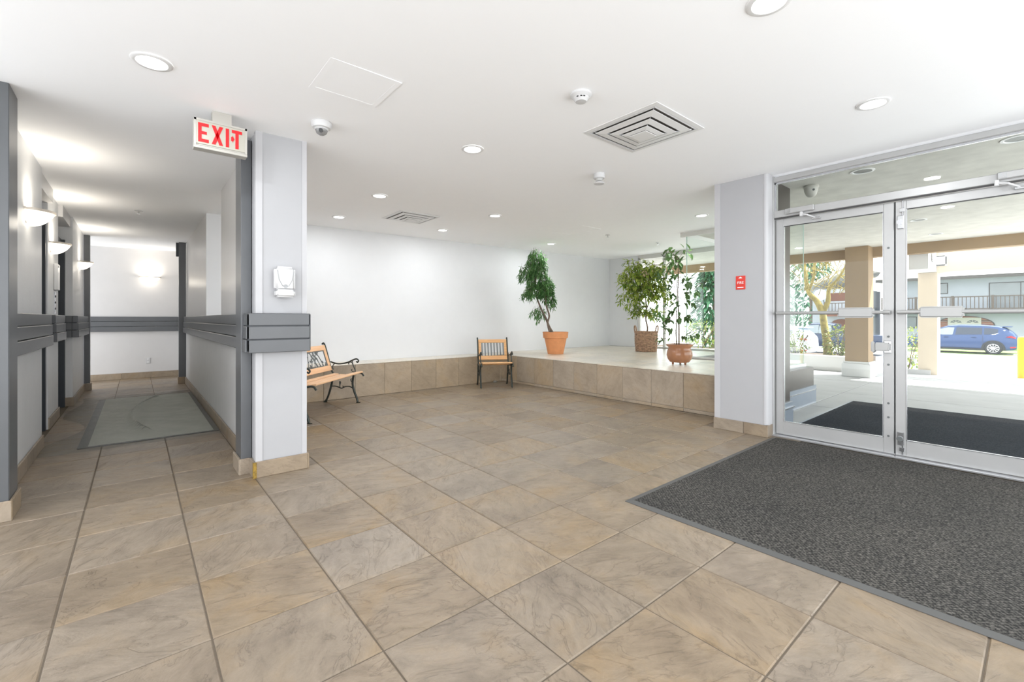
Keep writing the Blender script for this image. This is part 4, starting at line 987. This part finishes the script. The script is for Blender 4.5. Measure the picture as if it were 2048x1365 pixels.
blobs = [((320, 360), 190, 90, 160), ((300, 480), 200, 120, 240), ((420, 500), 150, 140, 200), ((200, 420), 110, 90, 90), ((320, 620), 170, 90, 150), ((320, 820), 110, 60, 90), ((420, 830), 70, 50, 40), ((130, 650), 75, 45, 26), ((90, 500), 35, 60, 20), ((240, 740), 90, 50, 50), ((520, 620), 80, 80, 70), ((250, 250), 90, 30, 18), ((150, 300), 50, 40, 18), ((470, 320), 80, 60, 60)]
for (c, rx, rz_, n_) in blobs:
    for _ in range(max(2, int(n_ / 3.2))):
        v = rdir(rg); rr = rg.uniform(0.3, 1) ** 0.6
        off = (R_SCR * v.x * rx + F_SCR * v.y * rx * 0.9 + Vector((0, 0, v.z * rz_))) * K2 * rr
        p = c2(*c) + off
        d = (Vector((off.x, off.y, 0)).normalized() * 0.8 + Vector((0, 0, -0.35)) + rdir(rg) * 0.4).normalized()
        l = rg.uniform(0.10, 0.18); tw.tube([p - d * 0.12 - Vector((0, 0, 0.03)), p, p + d * l], 0.002, 3)
        for q in range(6):
            add_leaf(fo, p + d * l * q / 5, (d * 0.6 + rdir(rg) * 0.9).normalized(), Vector((0, 0, 1)) + rdir(rg) * 0.4, rg.uniform(0.075, 0.115), rg.uniform(0.032, 0.046))
tw.build('twigs', 'bark', T2)['kind'] = 'stuff'; fo.build('foliage', 'leaf_ficus', T2)['kind'] = 'stuff'

# 3: slender ficus in a glazed pot; its leaves are large enough to tell apart
T3 = thing('potted_tree', 'slender dark-leaved ficus in a glazed brown pot near the platform edge', 'potted plant', (6.154, 3.486, PLAT_Z))
pot_lathe(T3, [(0.0, 0.03), (0.10, 0.03), (0.135, 0.035), (0.168, 0.08), (0.182, 0.14), (0.172, 0.20), (0.155, 0.235), (0.158, 0.25), (0.19, 0.285), (0.195, 0.30), (0.18, 0.30), (0.15, 0.26), (0.0, 0.26)], 'glazed')
for k in range(3):
    a = 2 * pi * k / 3 + 0.4; MB().cyl((0.1 * cos(a), 0.1 * sin(a), 0.001), (0.1 * cos(a), 0.1 * sin(a), 0.036), 0.013, 10, 0.018).build('foot', 'glazed', T3, smooth=40)
MB().disc((0, 0, 0.268), 0.152, 24).build('soil', 'soil', T3)
K3 = 0.0013
def c3(x, y, dep=0.0): return R_SCR * ((x - 728) * K3) + F_SCR * dep + Vector((0, 0, (1417 - y) * K3))
MB().tube(bez([c3(722, 1215), c3(722, 1000), c3(716, 800), c3(708, 600), c3(718, 420), c3(712, 270), c3(690, 170)], 5), [0.011 - 0.006 * k / 30 for k in range(31)], 7).build('trunk', 'bark', T3, smooth=60)
MB().tube(bez([c3(703, 1215, .02), c3(697, 1050, .03), c3(704, 800, .02), c3(700, 560, .02), c3(716, 400, .01)], 5), [0.009 - 0.005 * k / 20 for k in range(21)], 7).build('trunk', 'bark', T3, smooth=60)
rg = random.Random(21)
lm = MB(); add_leaf(lm, Vector((0, 0, 0)), Vector((1, 0, 0)), Vector((0, 0, 1)), 0.125, 0.058, droop=0.3)
lme = lm.mesh('leaf'); lme.materials.append(M['leaf_dark'])
CL = [((560, 150), 90, 14), ((640, 210), 70, 13), ((720, 170), 60, 12), ((830, 135), 60, 8), ((610, 300), 70, 14), ((570, 350), 50, 10), ((740, 250), 45, 9), ((640, 420), 70, 12), ((560, 430), 50, 10),
      ((800, 400), 40, 5), ((780, 460), 70, 12), ((930, 500), 70, 7), ((650, 530), 60, 12), ((860, 560), 50, 9), ((770, 620), 60, 11), ((640, 690), 60, 9), ((850, 730), 45, 9), ((640, 800), 70, 13), ((540, 790), 60, 9),
      ((830, 880), 45, 7), ((570, 900), 90, 17), ((490, 900), 60, 9), ((740, 880), 35, 5), ((600, 990), 60, 9), ((560, 1130), 55, 8), ((870, 1090), 75, 13), ((560, 1020), 40, 5), ((800, 520), 60, 7)]
tw = MB()
for (c, r, n_) in CL:
    dep = rg.uniform(-0.16, 0.16); p = c3(c[0], c[1], dep); s = c3(714, c[1] + 90)
    e = p + (p - s) * 0.25 - Vector((0, 0, 0.03)); path = bez([s, (s + p) / 2 + Vector((0, 0, 0.05)), p, e], 4); tw.tube(path, 0.0026, 4)
    for q in range(n_):
        b_ = path[min(len(path) - 1, 4 + int(rg.random() * (len(path) - 4)))] + rdir(rg) * r * K3 * rg.uniform(0.15, 1.0)
        d = ((p - s).normalized() * 0.5 + rdir(rg) * 0.8 + Vector((0, 0, -0.35))).normalized()
        o = place(lme, 'leaf', T3, b_); o.rotation_euler = d.to_track_quat('X', 'Z').to_euler()
        k = rg.uniform(0.7, 1.1); o.scale = (k, k * rg.uniform(0.8, 1.1), k)
tw.build('twigs', 'bark', T3)['kind'] = 'stuff'

# ================================================================== OUTDOORS
# paving slabs under the portico
go = struct('floor_outside', B(5.03, 13.3, -9.0, 2.08, -0.15, -0.006).box(7.25, 13.3, 2.08, 3.84, -0.15, -0.006).box(9.2, 13.3, 3.84, 14.0, -0.15, -0.006), 'joint', 'pale concrete paving outside the entrance')
GXS = [5.03, 7.0, 8.6, 10.25, 11.9, 13.3]; GYS = [-9, -5.2, -2.4, -0.15, 2.08, 3.84, 6.2, 9.5, 14.0]  # unseen rows past the shortened soffit are added to bounce sunlight indoors
for a, b_ in zip(GXS, GXS[1:]):
    for c, d in zip(GYS, GYS[1:]):
        a2 = max(a, 5.03 if c < 2.0 else (7.25 if c < 3.8 else 9.2))
        if b_ - a2 > 0.1: place(tile_mesh(b_ - a2 - 0.012, d - c - 0.012, 0.05, 'concrete', 0.006), 'slab', go, ((a2 + b_) / 2, (c + d) / 2, 0))
gs = MB(); prof = [(13.3, -0.02), (14.2, -0.05), (20, -0.62), (24, -0.84), (90, -0.84)]
for (x, z) in prof: gs.v += [(x, -40, z), (x, 60, z)]
gs.f = [(2 * k, 2 * k + 2, 2 * k + 3, 2 * k + 1) for k in range(len(prof) - 1)]
struct('floor_driveway', gs, 'concrete', 'sunlit driveway sloping down to the street')
B(24.5, 31.5, -40, 60, -0.86, -0.832).build('street', 'asphalt')
tag(bpy.data.objects['street'], kind='structure'); bpy.data.objects['street'].name = 'floor_street'
struct('floor_lawn', B(38.3, 43.5, -40, 9.5, -0.9, -0.80).box(36.2, 37.2, -40, 60, -0.9, -0.825), 'grass', 'grass verge along the far side of the street')
# outside mat
om = thing('outdoor_mat', 'dark navy entrance mat on the concrete outside the doors', 'mat', (6.42, 0.1, 0))
B(-1.36, 1.36, -1.9, 1.655, 0.0008, 0.010).build('carpet', 'carpet_out', om)
B(-1.36, 1.36, 1.655, 1.68, 0.0008, 0.009).build('rubber_border', 'skirt', om)

# soffit with beams, columns
so = struct('ceiling_portico', B(4.97, 11.70, -2.4, 2.18, SOFF, SOFF + 0.25).box(X_G1 + 0.035, 11.70, 2.18, Y_G2 - 0.035, SOFF, SOFF + 0.25).box(X_G2 + 0.045, 11.70, Y_G2 - 0.035, 14, SOFF, SOFF + 0.25), 'stucco', 'pale stucco soffit over the entrance walk')
B(11.48, 11.70, -2.4, 14, 2.43, SOFF).build('edge_beam', 'tan', so)
# light trims in the soffit
for (x, y, lab) in [(5.477, 1.163, 'unlit round soffit light nearest the doors on the left'), (6.712, 1.132, 'unlit round soffit light just above the transom bar'), (8.819, 1.209, 'unlit round soffit light seen through the right door leaf'), (10.50, 1.215, 'farthest unlit round soffit light by the tan beam'), (5.45, 0.15, 'unlit round soffit light at the right edge of the photo')]:
    t = thing('soffit_light', lab, 'ceiling light', (x, y, SOFF), 0, 'unlit soffit lights outside')
    MB().lathe([(0.098, -0.001), (0.098, -0.006), (0.078, -0.008), (0.072, -0.002)], 28).build('trim_ring', 'trim_white', t, smooth=50)
    MB().disc((0, 0, -0.0025), 0.075, 28).build('lens', 'iron_grey', t)
t = thing('dome_camera', 'cream dome camera under the outdoor soffit behind the transom', 'security camera', (5.662, 1.656, SOFF))
MB().lathe([(0.0, -0.001), (0.072, -0.001), (0.074, -0.02), (0.066, -0.028)], 28).build('base', 'cream_metal', t, smooth=40)
MB().lathe([(0.068, -0.026), (0.064, -0.06), (0.05, -0.10), (0.03, -0.122), (0.0, -0.128)], 24).build('dome', 'cream_metal', t, smooth=40)
MB().cyl((-0.045, -0.035, -0.055), (-0.052, -0.04, -0.058), 0.012, 10).build('lens', 'black_plastic', t)
# tan column
cl = thing('portico_column', 'square tan column with white base standing outside the doors', 'column', (11.33, 2.46, 0))
B(-0.21, 0.20, -0.19, 0.19, 0.31, SOFF - 0.001).build('shaft', 'tan', cl)
B(-0.26, 0.25, -0.24, 0.24, 0.0, 0.27).build('base', 'white_ext', cl, bevel=0.01)
B(-0.24, 0.23, -0.22, 0.22, 0.27, 0.31).build('base_cap', 'white_ext', cl, bevel=0.008)
cl = thing('portico_column', 'square cream column under the outer portico beam', 'column', (12.9, 1.60, 0))
B(-0.2, 0.2, -0.15, 0.15, 0.0, 2.14).build('shaft', 'cream', cl)
B(-0.28, -0.2, -0.05, 0.35, 0.0, 0.10).build('kerb_block', 'concrete', cl)
tag(B(12.7, 13.1, -2.4, 1.46, 2.142, 2.61).build('portico_beam', 'cream'), 'long cream beam across the front of the portico', 'beam')
tag(B(11.702, 13.1, 1.462, 1.75, 2.142, 2.61).build('portico_beam', 'white_ext'), 'short white beam joining the soffit to the cream column', 'beam')
for (p, rot, lab) in [((12.02, 1.461, 2.39), 0, 'square white lamp on the side of the short white beam'), ((12.699, 1.40, 2.37), -pi / 2, 'square white lamp on the end of the long cream beam')]:
    t = thing('portico_lamp', lab, 'wall lamp', p, rot)
    B(-0.09, 0.09, -0.05, -0.001, -0.10, 0.10).build('lens', 'white_plastic', t, bevel=0.03, segs=3, smooth=50)
    B(-0.10, 0.10, -0.012, -0.0005, -0.11, 0.11).build('back_plate', 'white_ext', t)
# low planter wall
struct('wall_outside_low', B(11.92, 12.12, 2.75, 14.0, 0, 0.34), 'white_ext', 'low white planter wall outside', bevel=0.01)
tag(B(12.13, 14.2, 2.75, 13.9, -0.06, 0.24).build('planting_bed', 'soil'), kind='structure'); bpy.data.objects['planting_bed'].name = 'floor_planting_bed'
bo = thing('bollard', 'yellow steel bollard at the right edge of the photo', 'bollard', (13.5, 0.29, -0.03))
MB().cyl((0, 0, 0), (0, 0, 0.80), 0.085, 24).build('post', 'yellow', bo, smooth=40)
MB().lathe([(0.085, 0.80), (0.07, 0.835), (0.0, 0.85)], 24).build('cap', 'yellow', bo, smooth=40)

# bare mossy tree
tt = thing('bare_tree', 'bare mossy yellow tree growing behind the low planter wall', 'tree', (13.0, 3.45, 0.24))
b0 = Vector((13.0, 3.45, 0.24))
def ta(y, z, x=13.0): return Vector((x, y, z)) - b0
MB().tube(bez([ta(3.44, 0.22), ta(3.46, 0.6), ta(3.52, 1.0), ta(3.555, 1.37)], 4), [0.105 - 0.003 * k for k in range(13)], 9).build('trunk', 'bark_moss', tt, smooth=60)
MB().tube(bez([ta(3.55, 1.33), ta(3.68, 1.62), ta(3.86, 1.85), ta(3.95, 2.2, 13.1), ta(4.0, 2.9, 13.2)], 4), [0.085 - 0.004 * k for k in range(17)], 8).build('limb', 'bark_moss', tt, smooth=60)
MB().tube(bez([ta(3.55, 1.33), ta(3.44, 1.6), ta(3.42, 1.9), ta(3.2, 2.15, 12.9), ta(2.95, 2.6, 12.8)], 4), [0.065 - 0.003 * k for k in range(17)], 8).build('limb', 'bark_moss', tt, smooth=60)
MB().tube(bez([ta(3.86, 1.85), ta(3.75, 2.2), ta(3.72, 2.6), ta(3.6, 3.2)], 4), 0.03, 7).build('limb', 'bark_moss', tt, smooth=60)
rg = random.Random(8); tw = MB()
for k in range(120):
    s = Vector((13.0 + rg.uniform(-.25, .35), rg.uniform(2.9, 4.1), rg.uniform(1.75, 2.7))) - b0
    d = Vector((rg.uniform(-.5, .5), rg.uniform(-.8, .8), rg.uniform(0.2, 1))).normalized(); l = rg.uniform(0.25, 0.7)
    tw.tube(bez([s, s + d * l * 0.5 + rdir(rg) * 0.04, s + d * l], 2), [0.010, 0.009, 0.007, 0.005, 0.003], 4)
tw.build('twigs', 'bark_moss', tt)['kind'] = 'stuff'
# bushes
def bush(x, y, z, r, h, n_, mat, lab, seed, grp='leafy shrubs along the planter wall', l=(0.05, 0.09)):
    t = thing('shrub', lab, 'shrub', (x, y, z), 0, grp); rg = random.Random(seed); fo = MB(); st = MB()
    for k in range(9):
        a = rg.uniform(0, 6.28); st.tube([(0, 0, 0), (0.4 * r * cos(a), 0.4 * r * sin(a), h * 0.5), (0.8 * r * cos(a), 0.8 * r * sin(a), h * 0.85)], 0.008, 4)
    for k in range(n_):
        v = rdir(rg, 0.1); rr = rg.uniform(0.2, 1) ** 0.5
        add_leaf(fo, Vector((v.x * r * rr, v.y * r * rr, h * 0.52 + v.z * h * 0.5 * rr)), (v + rdir(rg) * 0.7).normalized(), Vector((0, 0, 1)) + rdir(rg) * 0.4, rg.uniform(*l), rg.uniform(*l) * 0.5)
    st.build('stems', 'bark', t)['kind'] = 'stuff'; fo.build('foliage', mat, t)['kind'] = 'stuff'
bush(12.55, 3.98, 0.24, 0.30, 0.62, 420, 'leaf_bush', 'leafy yellow-green shrub left of the mossy tree trunk', 1)
bush(12.55, 3.10, 0.24, 0.33, 0.80, 480, 'leaf_bush', 'leafy yellow-green shrub right of the mossy tree trunk', 2)
bush(12.6, 4.82, 0.24, 0.4, 0.75, 480, 'leaf_bush', 'leafy shrub seen through the corner glass pane', 3)
bush(13.6, 2.05, -0.06, 0.30, 1.05, 460, 'leaf_bush', 'tall leafy shrub between the tan and the cream column', 4)
bush(12.9, 6.6, 0.24, 0.6, 0.9, 520, 'leaf_bush', 'leafy shrub beyond the lobby window by the glazed pot', 5)

# evergreen trees
def fir(x, y, h, r, n_, lab, seed):
    t = thing('evergreen_tree', lab, 'tree', (x, y, -0.84), 0, 'dark evergreens across the street'); rg = random.Random(seed); fo = MB()
    MB().cyl((0, 0, 0), (0, 0, h * 0.9), 0.22, 8, 0.05).build('trunk', 'bark', t)
    for k in range(n_):
        s = rg.random() ** 0.8; z = h * (0.06 + 0.94 * s); rr = r * (1 - s) ** 0.7 * rg.uniform(0.55, 1.05); a = rg.uniform(0, 6.2832)
        o_ = Vector((cos(a), sin(a), 0)); d = (o_ + Vector((0, 0, -0.5)) + rdir(rg) * 0.5).normalized()
        add_leaf(fo, o_ * rr + Vector((0, 0, z)), d, Vector((0, 0, 1)), rg.uniform(0.35, 0.7), rg.uniform(0.14, 0.26))
    fo.build('foliage', 'leaf_fir', t)['kind'] = 'stuff'
fir(51.0, 14.9, 13, 2.6, 2600, 'dark evergreen beside the far brown-trimmed house', 1)
fir(38.5, 14.2, 11, 1.9, 2400, 'broad dark evergreen left of the mossy tree', 2)
fir(31.0, 14.9, 9.0, 1.6, 2400, 'teal-green evergreen seen through the lobby glass', 3)

# houses across the street
def window(parent, xf, y0, y1, z0, z1, mull=0):
    w = B(xf - 0.03, xf - 0.012, y0, y1, z0, z1).build('window', 'house_trim', parent)
    n_ = mull + 1; st = (y1 - y0 - 0.06) / n_
    for k in range(n_): B(xf - 0.04, xf - 0.03, y0 + 0.03 + k * st + 0.02, y0 + 0.03 + (k + 1) * st - 0.02, z0 + 0.05, z1 - 0.05).build('pane', 'win_glass', w)
GZ = -0.84
ho = thing('house', 'white stucco two-storey house with balcony and arched garage across the street', 'house', (45, 2, GZ))
def hz(z): return z - GZ
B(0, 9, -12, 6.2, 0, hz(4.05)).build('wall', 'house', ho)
rf = MB().prism([(-1.1, hz(4.0)), (-1.1, hz(4.16)), (4.5, hz(6.6)), (10.1, hz(4.16)), (10.1, hz(4.0))], 'y', -12.6, 6.5).build('roof', 'roof', ho)
B(-1.16, -1.10, -12.6, 6.5, hz(3.95), hz(4.17)).build('fascia', 'house_trim', rf)
window(ho, -0.0, 0.54 - 2 - 0.9, 2.54 - 2, hz(1.87), hz(3.65), 1)
window(ho, -0.0, 2.57, 3.6, hz(2.98), hz(3.77), 0)
window(ho, -0.0, 4.9, 5.9, hz(2.98), hz(3.77), 1)
window(ho, -0.0, 4.25, 5.0, hz(0.45), hz(1.33), 0)
window(ho, -0.0, -7.5, -5.0, hz(1.87), hz(3.65), 1)
ba = B(-1.2, -0.001, -12, 6.2, hz(1.55), hz(1.74)).build('balcony_slab', 'house', ho)
def railing(parent, x, y0, y1, z0, z1, step, mat):
    B(x - 0.05, x + 0.05, y0, y1, z1 - 0.07, z1).build('top_rail', mat, parent); B(x - 0.04, x + 0.04, y0, y1, z0, z0 + 0.07).build('bottom_rail', mat, parent)
    me = B(-0.02, 0.02, -0.022, 0.022, 0, z1 - z0 - 0.14).mesh('baluster'); me.materials.append(M[mat])
    k = 0; y = y0 + 0.05
    while y < y1:
        place(me, 'baluster', parent, (x, y, z0 + 0.07)); y += step
    mp = B(-0.06, 0.06, -0.06, 0.06, 0, z1 - z0 + 0.04).mesh('newel_post'); mp.materials.append(M[mat]); y = y0
    while y < y1 + 0.01:
        place(mp, 'newel_post', parent, (x, y, z0)); y += (y1 - y0) / round((y1 - y0) / 1.9)
railing(ba, -1.1, -5.5, 6.1, hz(1.83), hz(2.73), 0.2, 'rail_wood')
arc = [(0.25, hz(-0.84)), (0.25, hz(0.75))] + [(1.72 - 1.47 * cos(a), hz(0.75) + 0.62 * sin(a)) for a in [pi * k / 14 for k in range(1, 14)]] + [(3.2, hz(0.75)), (3.2, hz(-0.84))]
arch = MB().prism(arc, 'x', -0.06, -0.001).build('arch', 'house_trim', ho)
MB().prism([(1.72 + (y - 1.72) * 0.96, z - 0.03 if z > 0.1 else z) for y, z in arc], 'x', -0.10, -0.061).build('brick_veneer', 'brick', arch)
gd = B(-0.16, -0.101, 0.90, 2.57, 0.0, hz(1.26)).build('garage_door', 'garage', ho)
for yc in (1.32, 2.15):
    for k in range(4):
        a0, a1 = pi * k / 4 + 0.08, pi * (k + 1) / 4 - 0.08
        MB().prism([(yc + 0.08 * cos(a0), hz(0.88) + 0.08 * sin(a0)), (yc + 0.3 * cos(a0), hz(0.88) + 0.22 * sin(a0)), (yc + 0.3 * cos(a1), hz(0.88) + 0.22 * sin(a1)), (yc + 0.08 * cos(a1), hz(0.88) + 0.08 * sin(a1))], 'x', -0.168, -0.1605).build('fan_pane', 'iron_grey', gd)
for z in (0.35, -0.2): B(-0.164, -0.1605, 0.92, 2.55, hz(z) - 0.01, hz(z) + 0.01).build('panel_groove', 'iron_grey', gd)
h2 = thing('house', 'white house with sloping roof and brown timber balcony behind the mossy tree', 'house', (40, 10, GZ))
B(0, 7, -1.2, 1.6, 0, hz(3.4)).build('wall', 'house', h2)
MB().prism([(-1.4, hz(5.2)), (-1.4, hz(4.9)), (2.2, hz(3.35)), (2.2, hz(3.6))], 'x', -0.8, 7.5).build('roof', 'roof', h2)
B(-0.02, -0.001, -0.9, 0.6, hz(2.5), hz(3.1)).build('timber_panel', 'brown_wall', h2)
ba = B(-1.0, -0.001, -1.2, 0.6, hz(1.35), hz(1.5)).build('balcony_slab', 'brown_wall', h2)
railing(ba, -0.9, -1.15, 0.55, hz(1.55), hz(2.35), 0.2, 'rail_wood')
MB().prism([(-0.9, 0.0), (-0.9, hz(0.75))] + [(-0.25 - 0.65 * cos(pi * k / 8), hz(0.75) + 0.4 * sin(pi * k / 8)) for k in range(1, 8)] + [(0.4, hz(0.75)), (0.4, 0.0)], 'x', -0.04, -0.001).build('garage_door', 'brown_wall', h2)
MB().lathe([(0.0, 0.0), (0.3, 0.03), (0.42, 0.09)], 20).build('satellite_dish', 'car_white', h2, (-1.1, 0.75, hz(2.95)), (0, -pi / 2, 0), smooth=50)
MB().cyl((-1.0, 0.75, hz(2.9)), (-0.3, 0.75, hz(2.4)), 0.03, 6).build('dish_arm', 'iron_grey', h2)

# vehicles
def wheel(parent, x, y, r, side, tw_=0.22):
    w = MB().lathe([(r * 0.66, -tw_ / 2), (r * 0.92, -tw_ / 2), (r, -tw_ * 0.3), (r, tw_ * 0.3), (r * 0.92, tw_ / 2), (r * 0.66, tw_ / 2)], 28).build('wheel', 'tyre', parent, (x, y, r), (0, -pi / 2, 0), smooth=50)
    rm = MB().disc((0, 0, tw_ * 0.30), r * 0.67, 28).build('wheel_well', 'black_plastic', w)
    m = MB().lathe([(r * 0.66, tw_ * 0.5), (r * 0.60, tw_ * 0.5), (r * 0.60, tw_ * 0.34)], 28).cyl((0, 0, tw_ * 0.32), (0, 0, tw_ * 0.46), r * 0.12, 12)
    for k in range(10):
        a = 2 * pi * k / 10; c_, s_2 = cos(a), sin(a); n_ = (-s_2, c_)
        P = [(c_ * r * 0.1 + n_[0] * r * 0.035, s_2 * r * 0.1 + n_[1] * r * 0.035), (c_ * r * 0.62 + n_[0] * r * 0.055, s_2 * r * 0.62 + n_[1] * r * 0.055), (c_ * r * 0.62 - n_[0] * r * 0.055, s_2 * r * 0.62 - n_[1] * r * 0.055), (c_ * r * 0.1 - n_[0] * r * 0.035, s_2 * r * 0.1 - n_[1] * r * 0.035)]
        m.prism(P, 'z', tw_ * 0.36, tw_ * 0.46)
    m.build('alloy_rim', 'alloy', w)
def loft_car(parent, stations, mat, hw):
    """stations along y: (y, sill z, belt z, roof z, belt half-width factor, roof half-width factor); both sides and top as one body"""
    m = MB(); n = 8
    for (y, zs, zb, zr, fb, fr_) in stations:
        zm = zs + (zb - zs) * 0.45
        half = [(-hw * 0.93 * fb, zs), (-hw * fb, zs + (zb - zs) * 0.25), (-hw * 1.0 * fb, zm + 0.1), (-hw * 0.95 * fb, zb), (-hw * fr_, zr - 0.05 * (zr > zb + 0.1)), (-hw * fr_ * 0.8, zr)]
        ring = half + [(-x, z) for x, z in reversed(half)]
        m.v += [(x, y, z) for x, z in ring]
    N = 12
    for k in range(len(stations) - 1):
        for q in range(N): m.f.append((k * N + q, k * N + (q + 1) % N, (k + 1) * N + (q + 1) % N, (k + 1) * N + q))
    m.f.append(tuple(range(N))); m.f.append(tuple(range(len(stations) * N - 1, (len(stations) - 1) * N - 1, -1)))
    return m.build('body', mat, parent, smooth=35)
def suv(loc, lab, mat, name='car'):
    """SUV, rear towards -y, the side at -x faces the viewer"""
    c = thing(name, lab, 'car', loc)
    S = [(-2.28, 0.42, 0.80, 0.86, 0.80, 0.66), (-2.24, 0.34, 0.98, 1.08, 0.90, 0.72), (-2.12, 0.28, 1.06, 1.26, 0.97, 0.72), (-1.85, 0.24, 1.10, 1.50, 1.0, 0.70), (-1.55, 0.22, 1.10, 1.60, 1.0, 0.71), (-0.9, 0.22, 1.08, 1.665, 1.0, 0.72), (0.0, 0.22, 1.05, 1.68, 1.0, 0.72), (0.45, 0.22, 1.03, 1.63, 1.0, 0.72), (0.95, 0.22, 1.02, 1.42, 1.0, 0.74), (1.45, 0.23, 1.01, 1.06, 1.0, 0.80), (2.0, 0.26, 0.93, 0.98, 0.96, 0.76), (2.25, 0.32, 0.80, 0.86, 0.84, 0.66)]
    bd = loft_car(c, S, mat, 0.92)
    def side(poly, mt, name_, off=0.0, par=c):
        """a panel on the near side: points (y, z) laid on the body's surface there"""
        m = MB(); v = []
        for (y, z) in poly:
            for s0, s1 in zip(S, S[1:]):
                if s0[0] <= y <= s1[0]:
                    t_ = (y - s0[0]) / (s1[0] - s0[0]); zb = s0[2] + (s1[2] - s0[2]) * t_; zr = s0[3] + (s1[3] - s0[3]) * t_; fb = s0[4] + (s1[4] - s0[4]) * t_; f2 = s0[5] + (s1[5] - s0[5]) * t_
            k = max(0.0, min(1.0, (z - zb) / max(0.05, zr - 0.05 - zb)))
            x = -0.92 * (0.95 * fb + (f2 - 0.95 * fb) * k) if z > zb else -0.925 * fb
            v.append((x - 0.012 - off, y, z))
        m.v = v + [(x + 0.02, y, z) for x, y, z in v]; n = len(v)
        m.f = [tuple(range(n)), tuple(range(2 * n - 1, n - 1, -1))] + [(k, (k + 1) % n, n + (k + 1) % n, n + k) for k in range(n)]
        return m.build(name_, mt, par)
    side([(1.30, 1.06), (0.25, 1.09), (0.18, 1.50), (0.45, 1.52), (0.75, 1.42)], 'car_glass_light', 'window')
    side([(0.14, 1.09), (-0.95, 1.12), (-0.95, 1.50), (0.08, 1.53)], 'car_glass', 'window')
    side([(-1.02, 1.12), (-1.42, 1.14), (-1.80, 1.36), (-1.35, 1.47), (-1.02, 1.49)], 'car_glass', 'window')
    side([(-1.30, 1.11), (-1.46, 1.13), (-1.85, 1.37), (-1.78, 1.39)], 'alloy', 'chrome_trim', 0.004)
    for y in (0.20, -0.98): side([(y, 0.32), (y + 0.012, 0.32), (y + 0.012, 1.06), (y, 1.06)], 'car_glass', 'door_seam', -0.006)
    for y in (0.42, -0.72): side([(y, 0.94), (y + 0.2, 0.935), (y + 0.2, 0.965), (y, 0.97)], 'car_navy', 'door_handle', 0.02)
    side([(1.0, 0.23), (-1.05, 0.23), (-1.05, 0.34), (1.0, 0.34)], 'tyre', 'sill_cladding', 0.01)
    for y in (1.40, -1.38):
        arcp = [(y + 0.47 * cos(a), 0.33 + 0.47 * sin(a)) for a in [pi * k / 14 for k in range(15)]]
        side(arcp + [(y - 0.47, 0.24), (y + 0.47, 0.24)], 'tyre', 'wheel_arch', 0.006)
        wheel(c, -0.86, y, 0.365, -1); wheel(c, 0.80, y, 0.365, 1)
    side([(-1.85, 1.0), (-2.22, 0.93), (-2.22, 1.0), (-2.05, 1.06)], 'tail', 'tail_light', 0.004)
    side([(-2.02, 0.40), (-2.23, 0.42), (-2.23, 0.47), (-2.02, 0.46)], 'tail', 'reflector', 0.004)
    B(-0.62, 0.62, -2.08, -1.72, 1.545, 1.585).build('spoiler', mat, c, bevel=0.01)
    mr = B(-1.10, -0.93, 0.93, 1.07, 1.03, 1.17).build('mirror', mat, c, bevel=0.04, segs=2, smooth=50)
    return c
suv((37.6, 3.29, -0.84), 'blue sport utility vehicle parked across the street', 'car_blue')
suv((26.5, 9.9, -0.84), 'pale blue car parked beyond the lobby glass', 'car_white')
pk = thing('pickup_truck', 'dark navy pickup truck parked behind the mossy tree', 'truck', (31.5, 8.3, -0.84))
pb = loft_car(pk, [(-2.7, 0.5, 0.95, 1.0, 0.95, 0.9), (-2.6, 0.45, 1.08, 1.10, 1, 0.92), (-0.5, 0.42, 1.1, 1.13, 1, 0.92), (-0.45, 0.42, 1.1, 1.70, 1, 0.74), (0.0, 0.42, 1.1, 1.78, 1, 0.74), (0.7, 0.42, 1.1, 1.76, 1, 0.74), (1.3, 0.42, 1.1, 1.2, 1, 0.86), (2.3, 0.45, 1.05, 1.1, 0.98, 0.85), (2.6, 0.5, 0.9, 0.95, 0.92, 0.8)], 'car_navy', 0.95)
for (y0, y1) in ((-0.35, 0.2), (0.27, 0.85)):
    MB().prism([(y0, 1.16), (y1 + 0.1, 1.16), (y1, 1.62), (y0, 1.66)], 'x', -0.93, -0.80).build('window', 'car_glass_light', pk)
for y in (1.75, -1.75): wheel(pk, -0.88, y, 0.40, -1); wheel(pk, 0.82, y, 0.40, 1)
B(-0.6, 0.6, 2.58, 2.63, 0.62, 0.9).build('grille', 'chrome', pk)
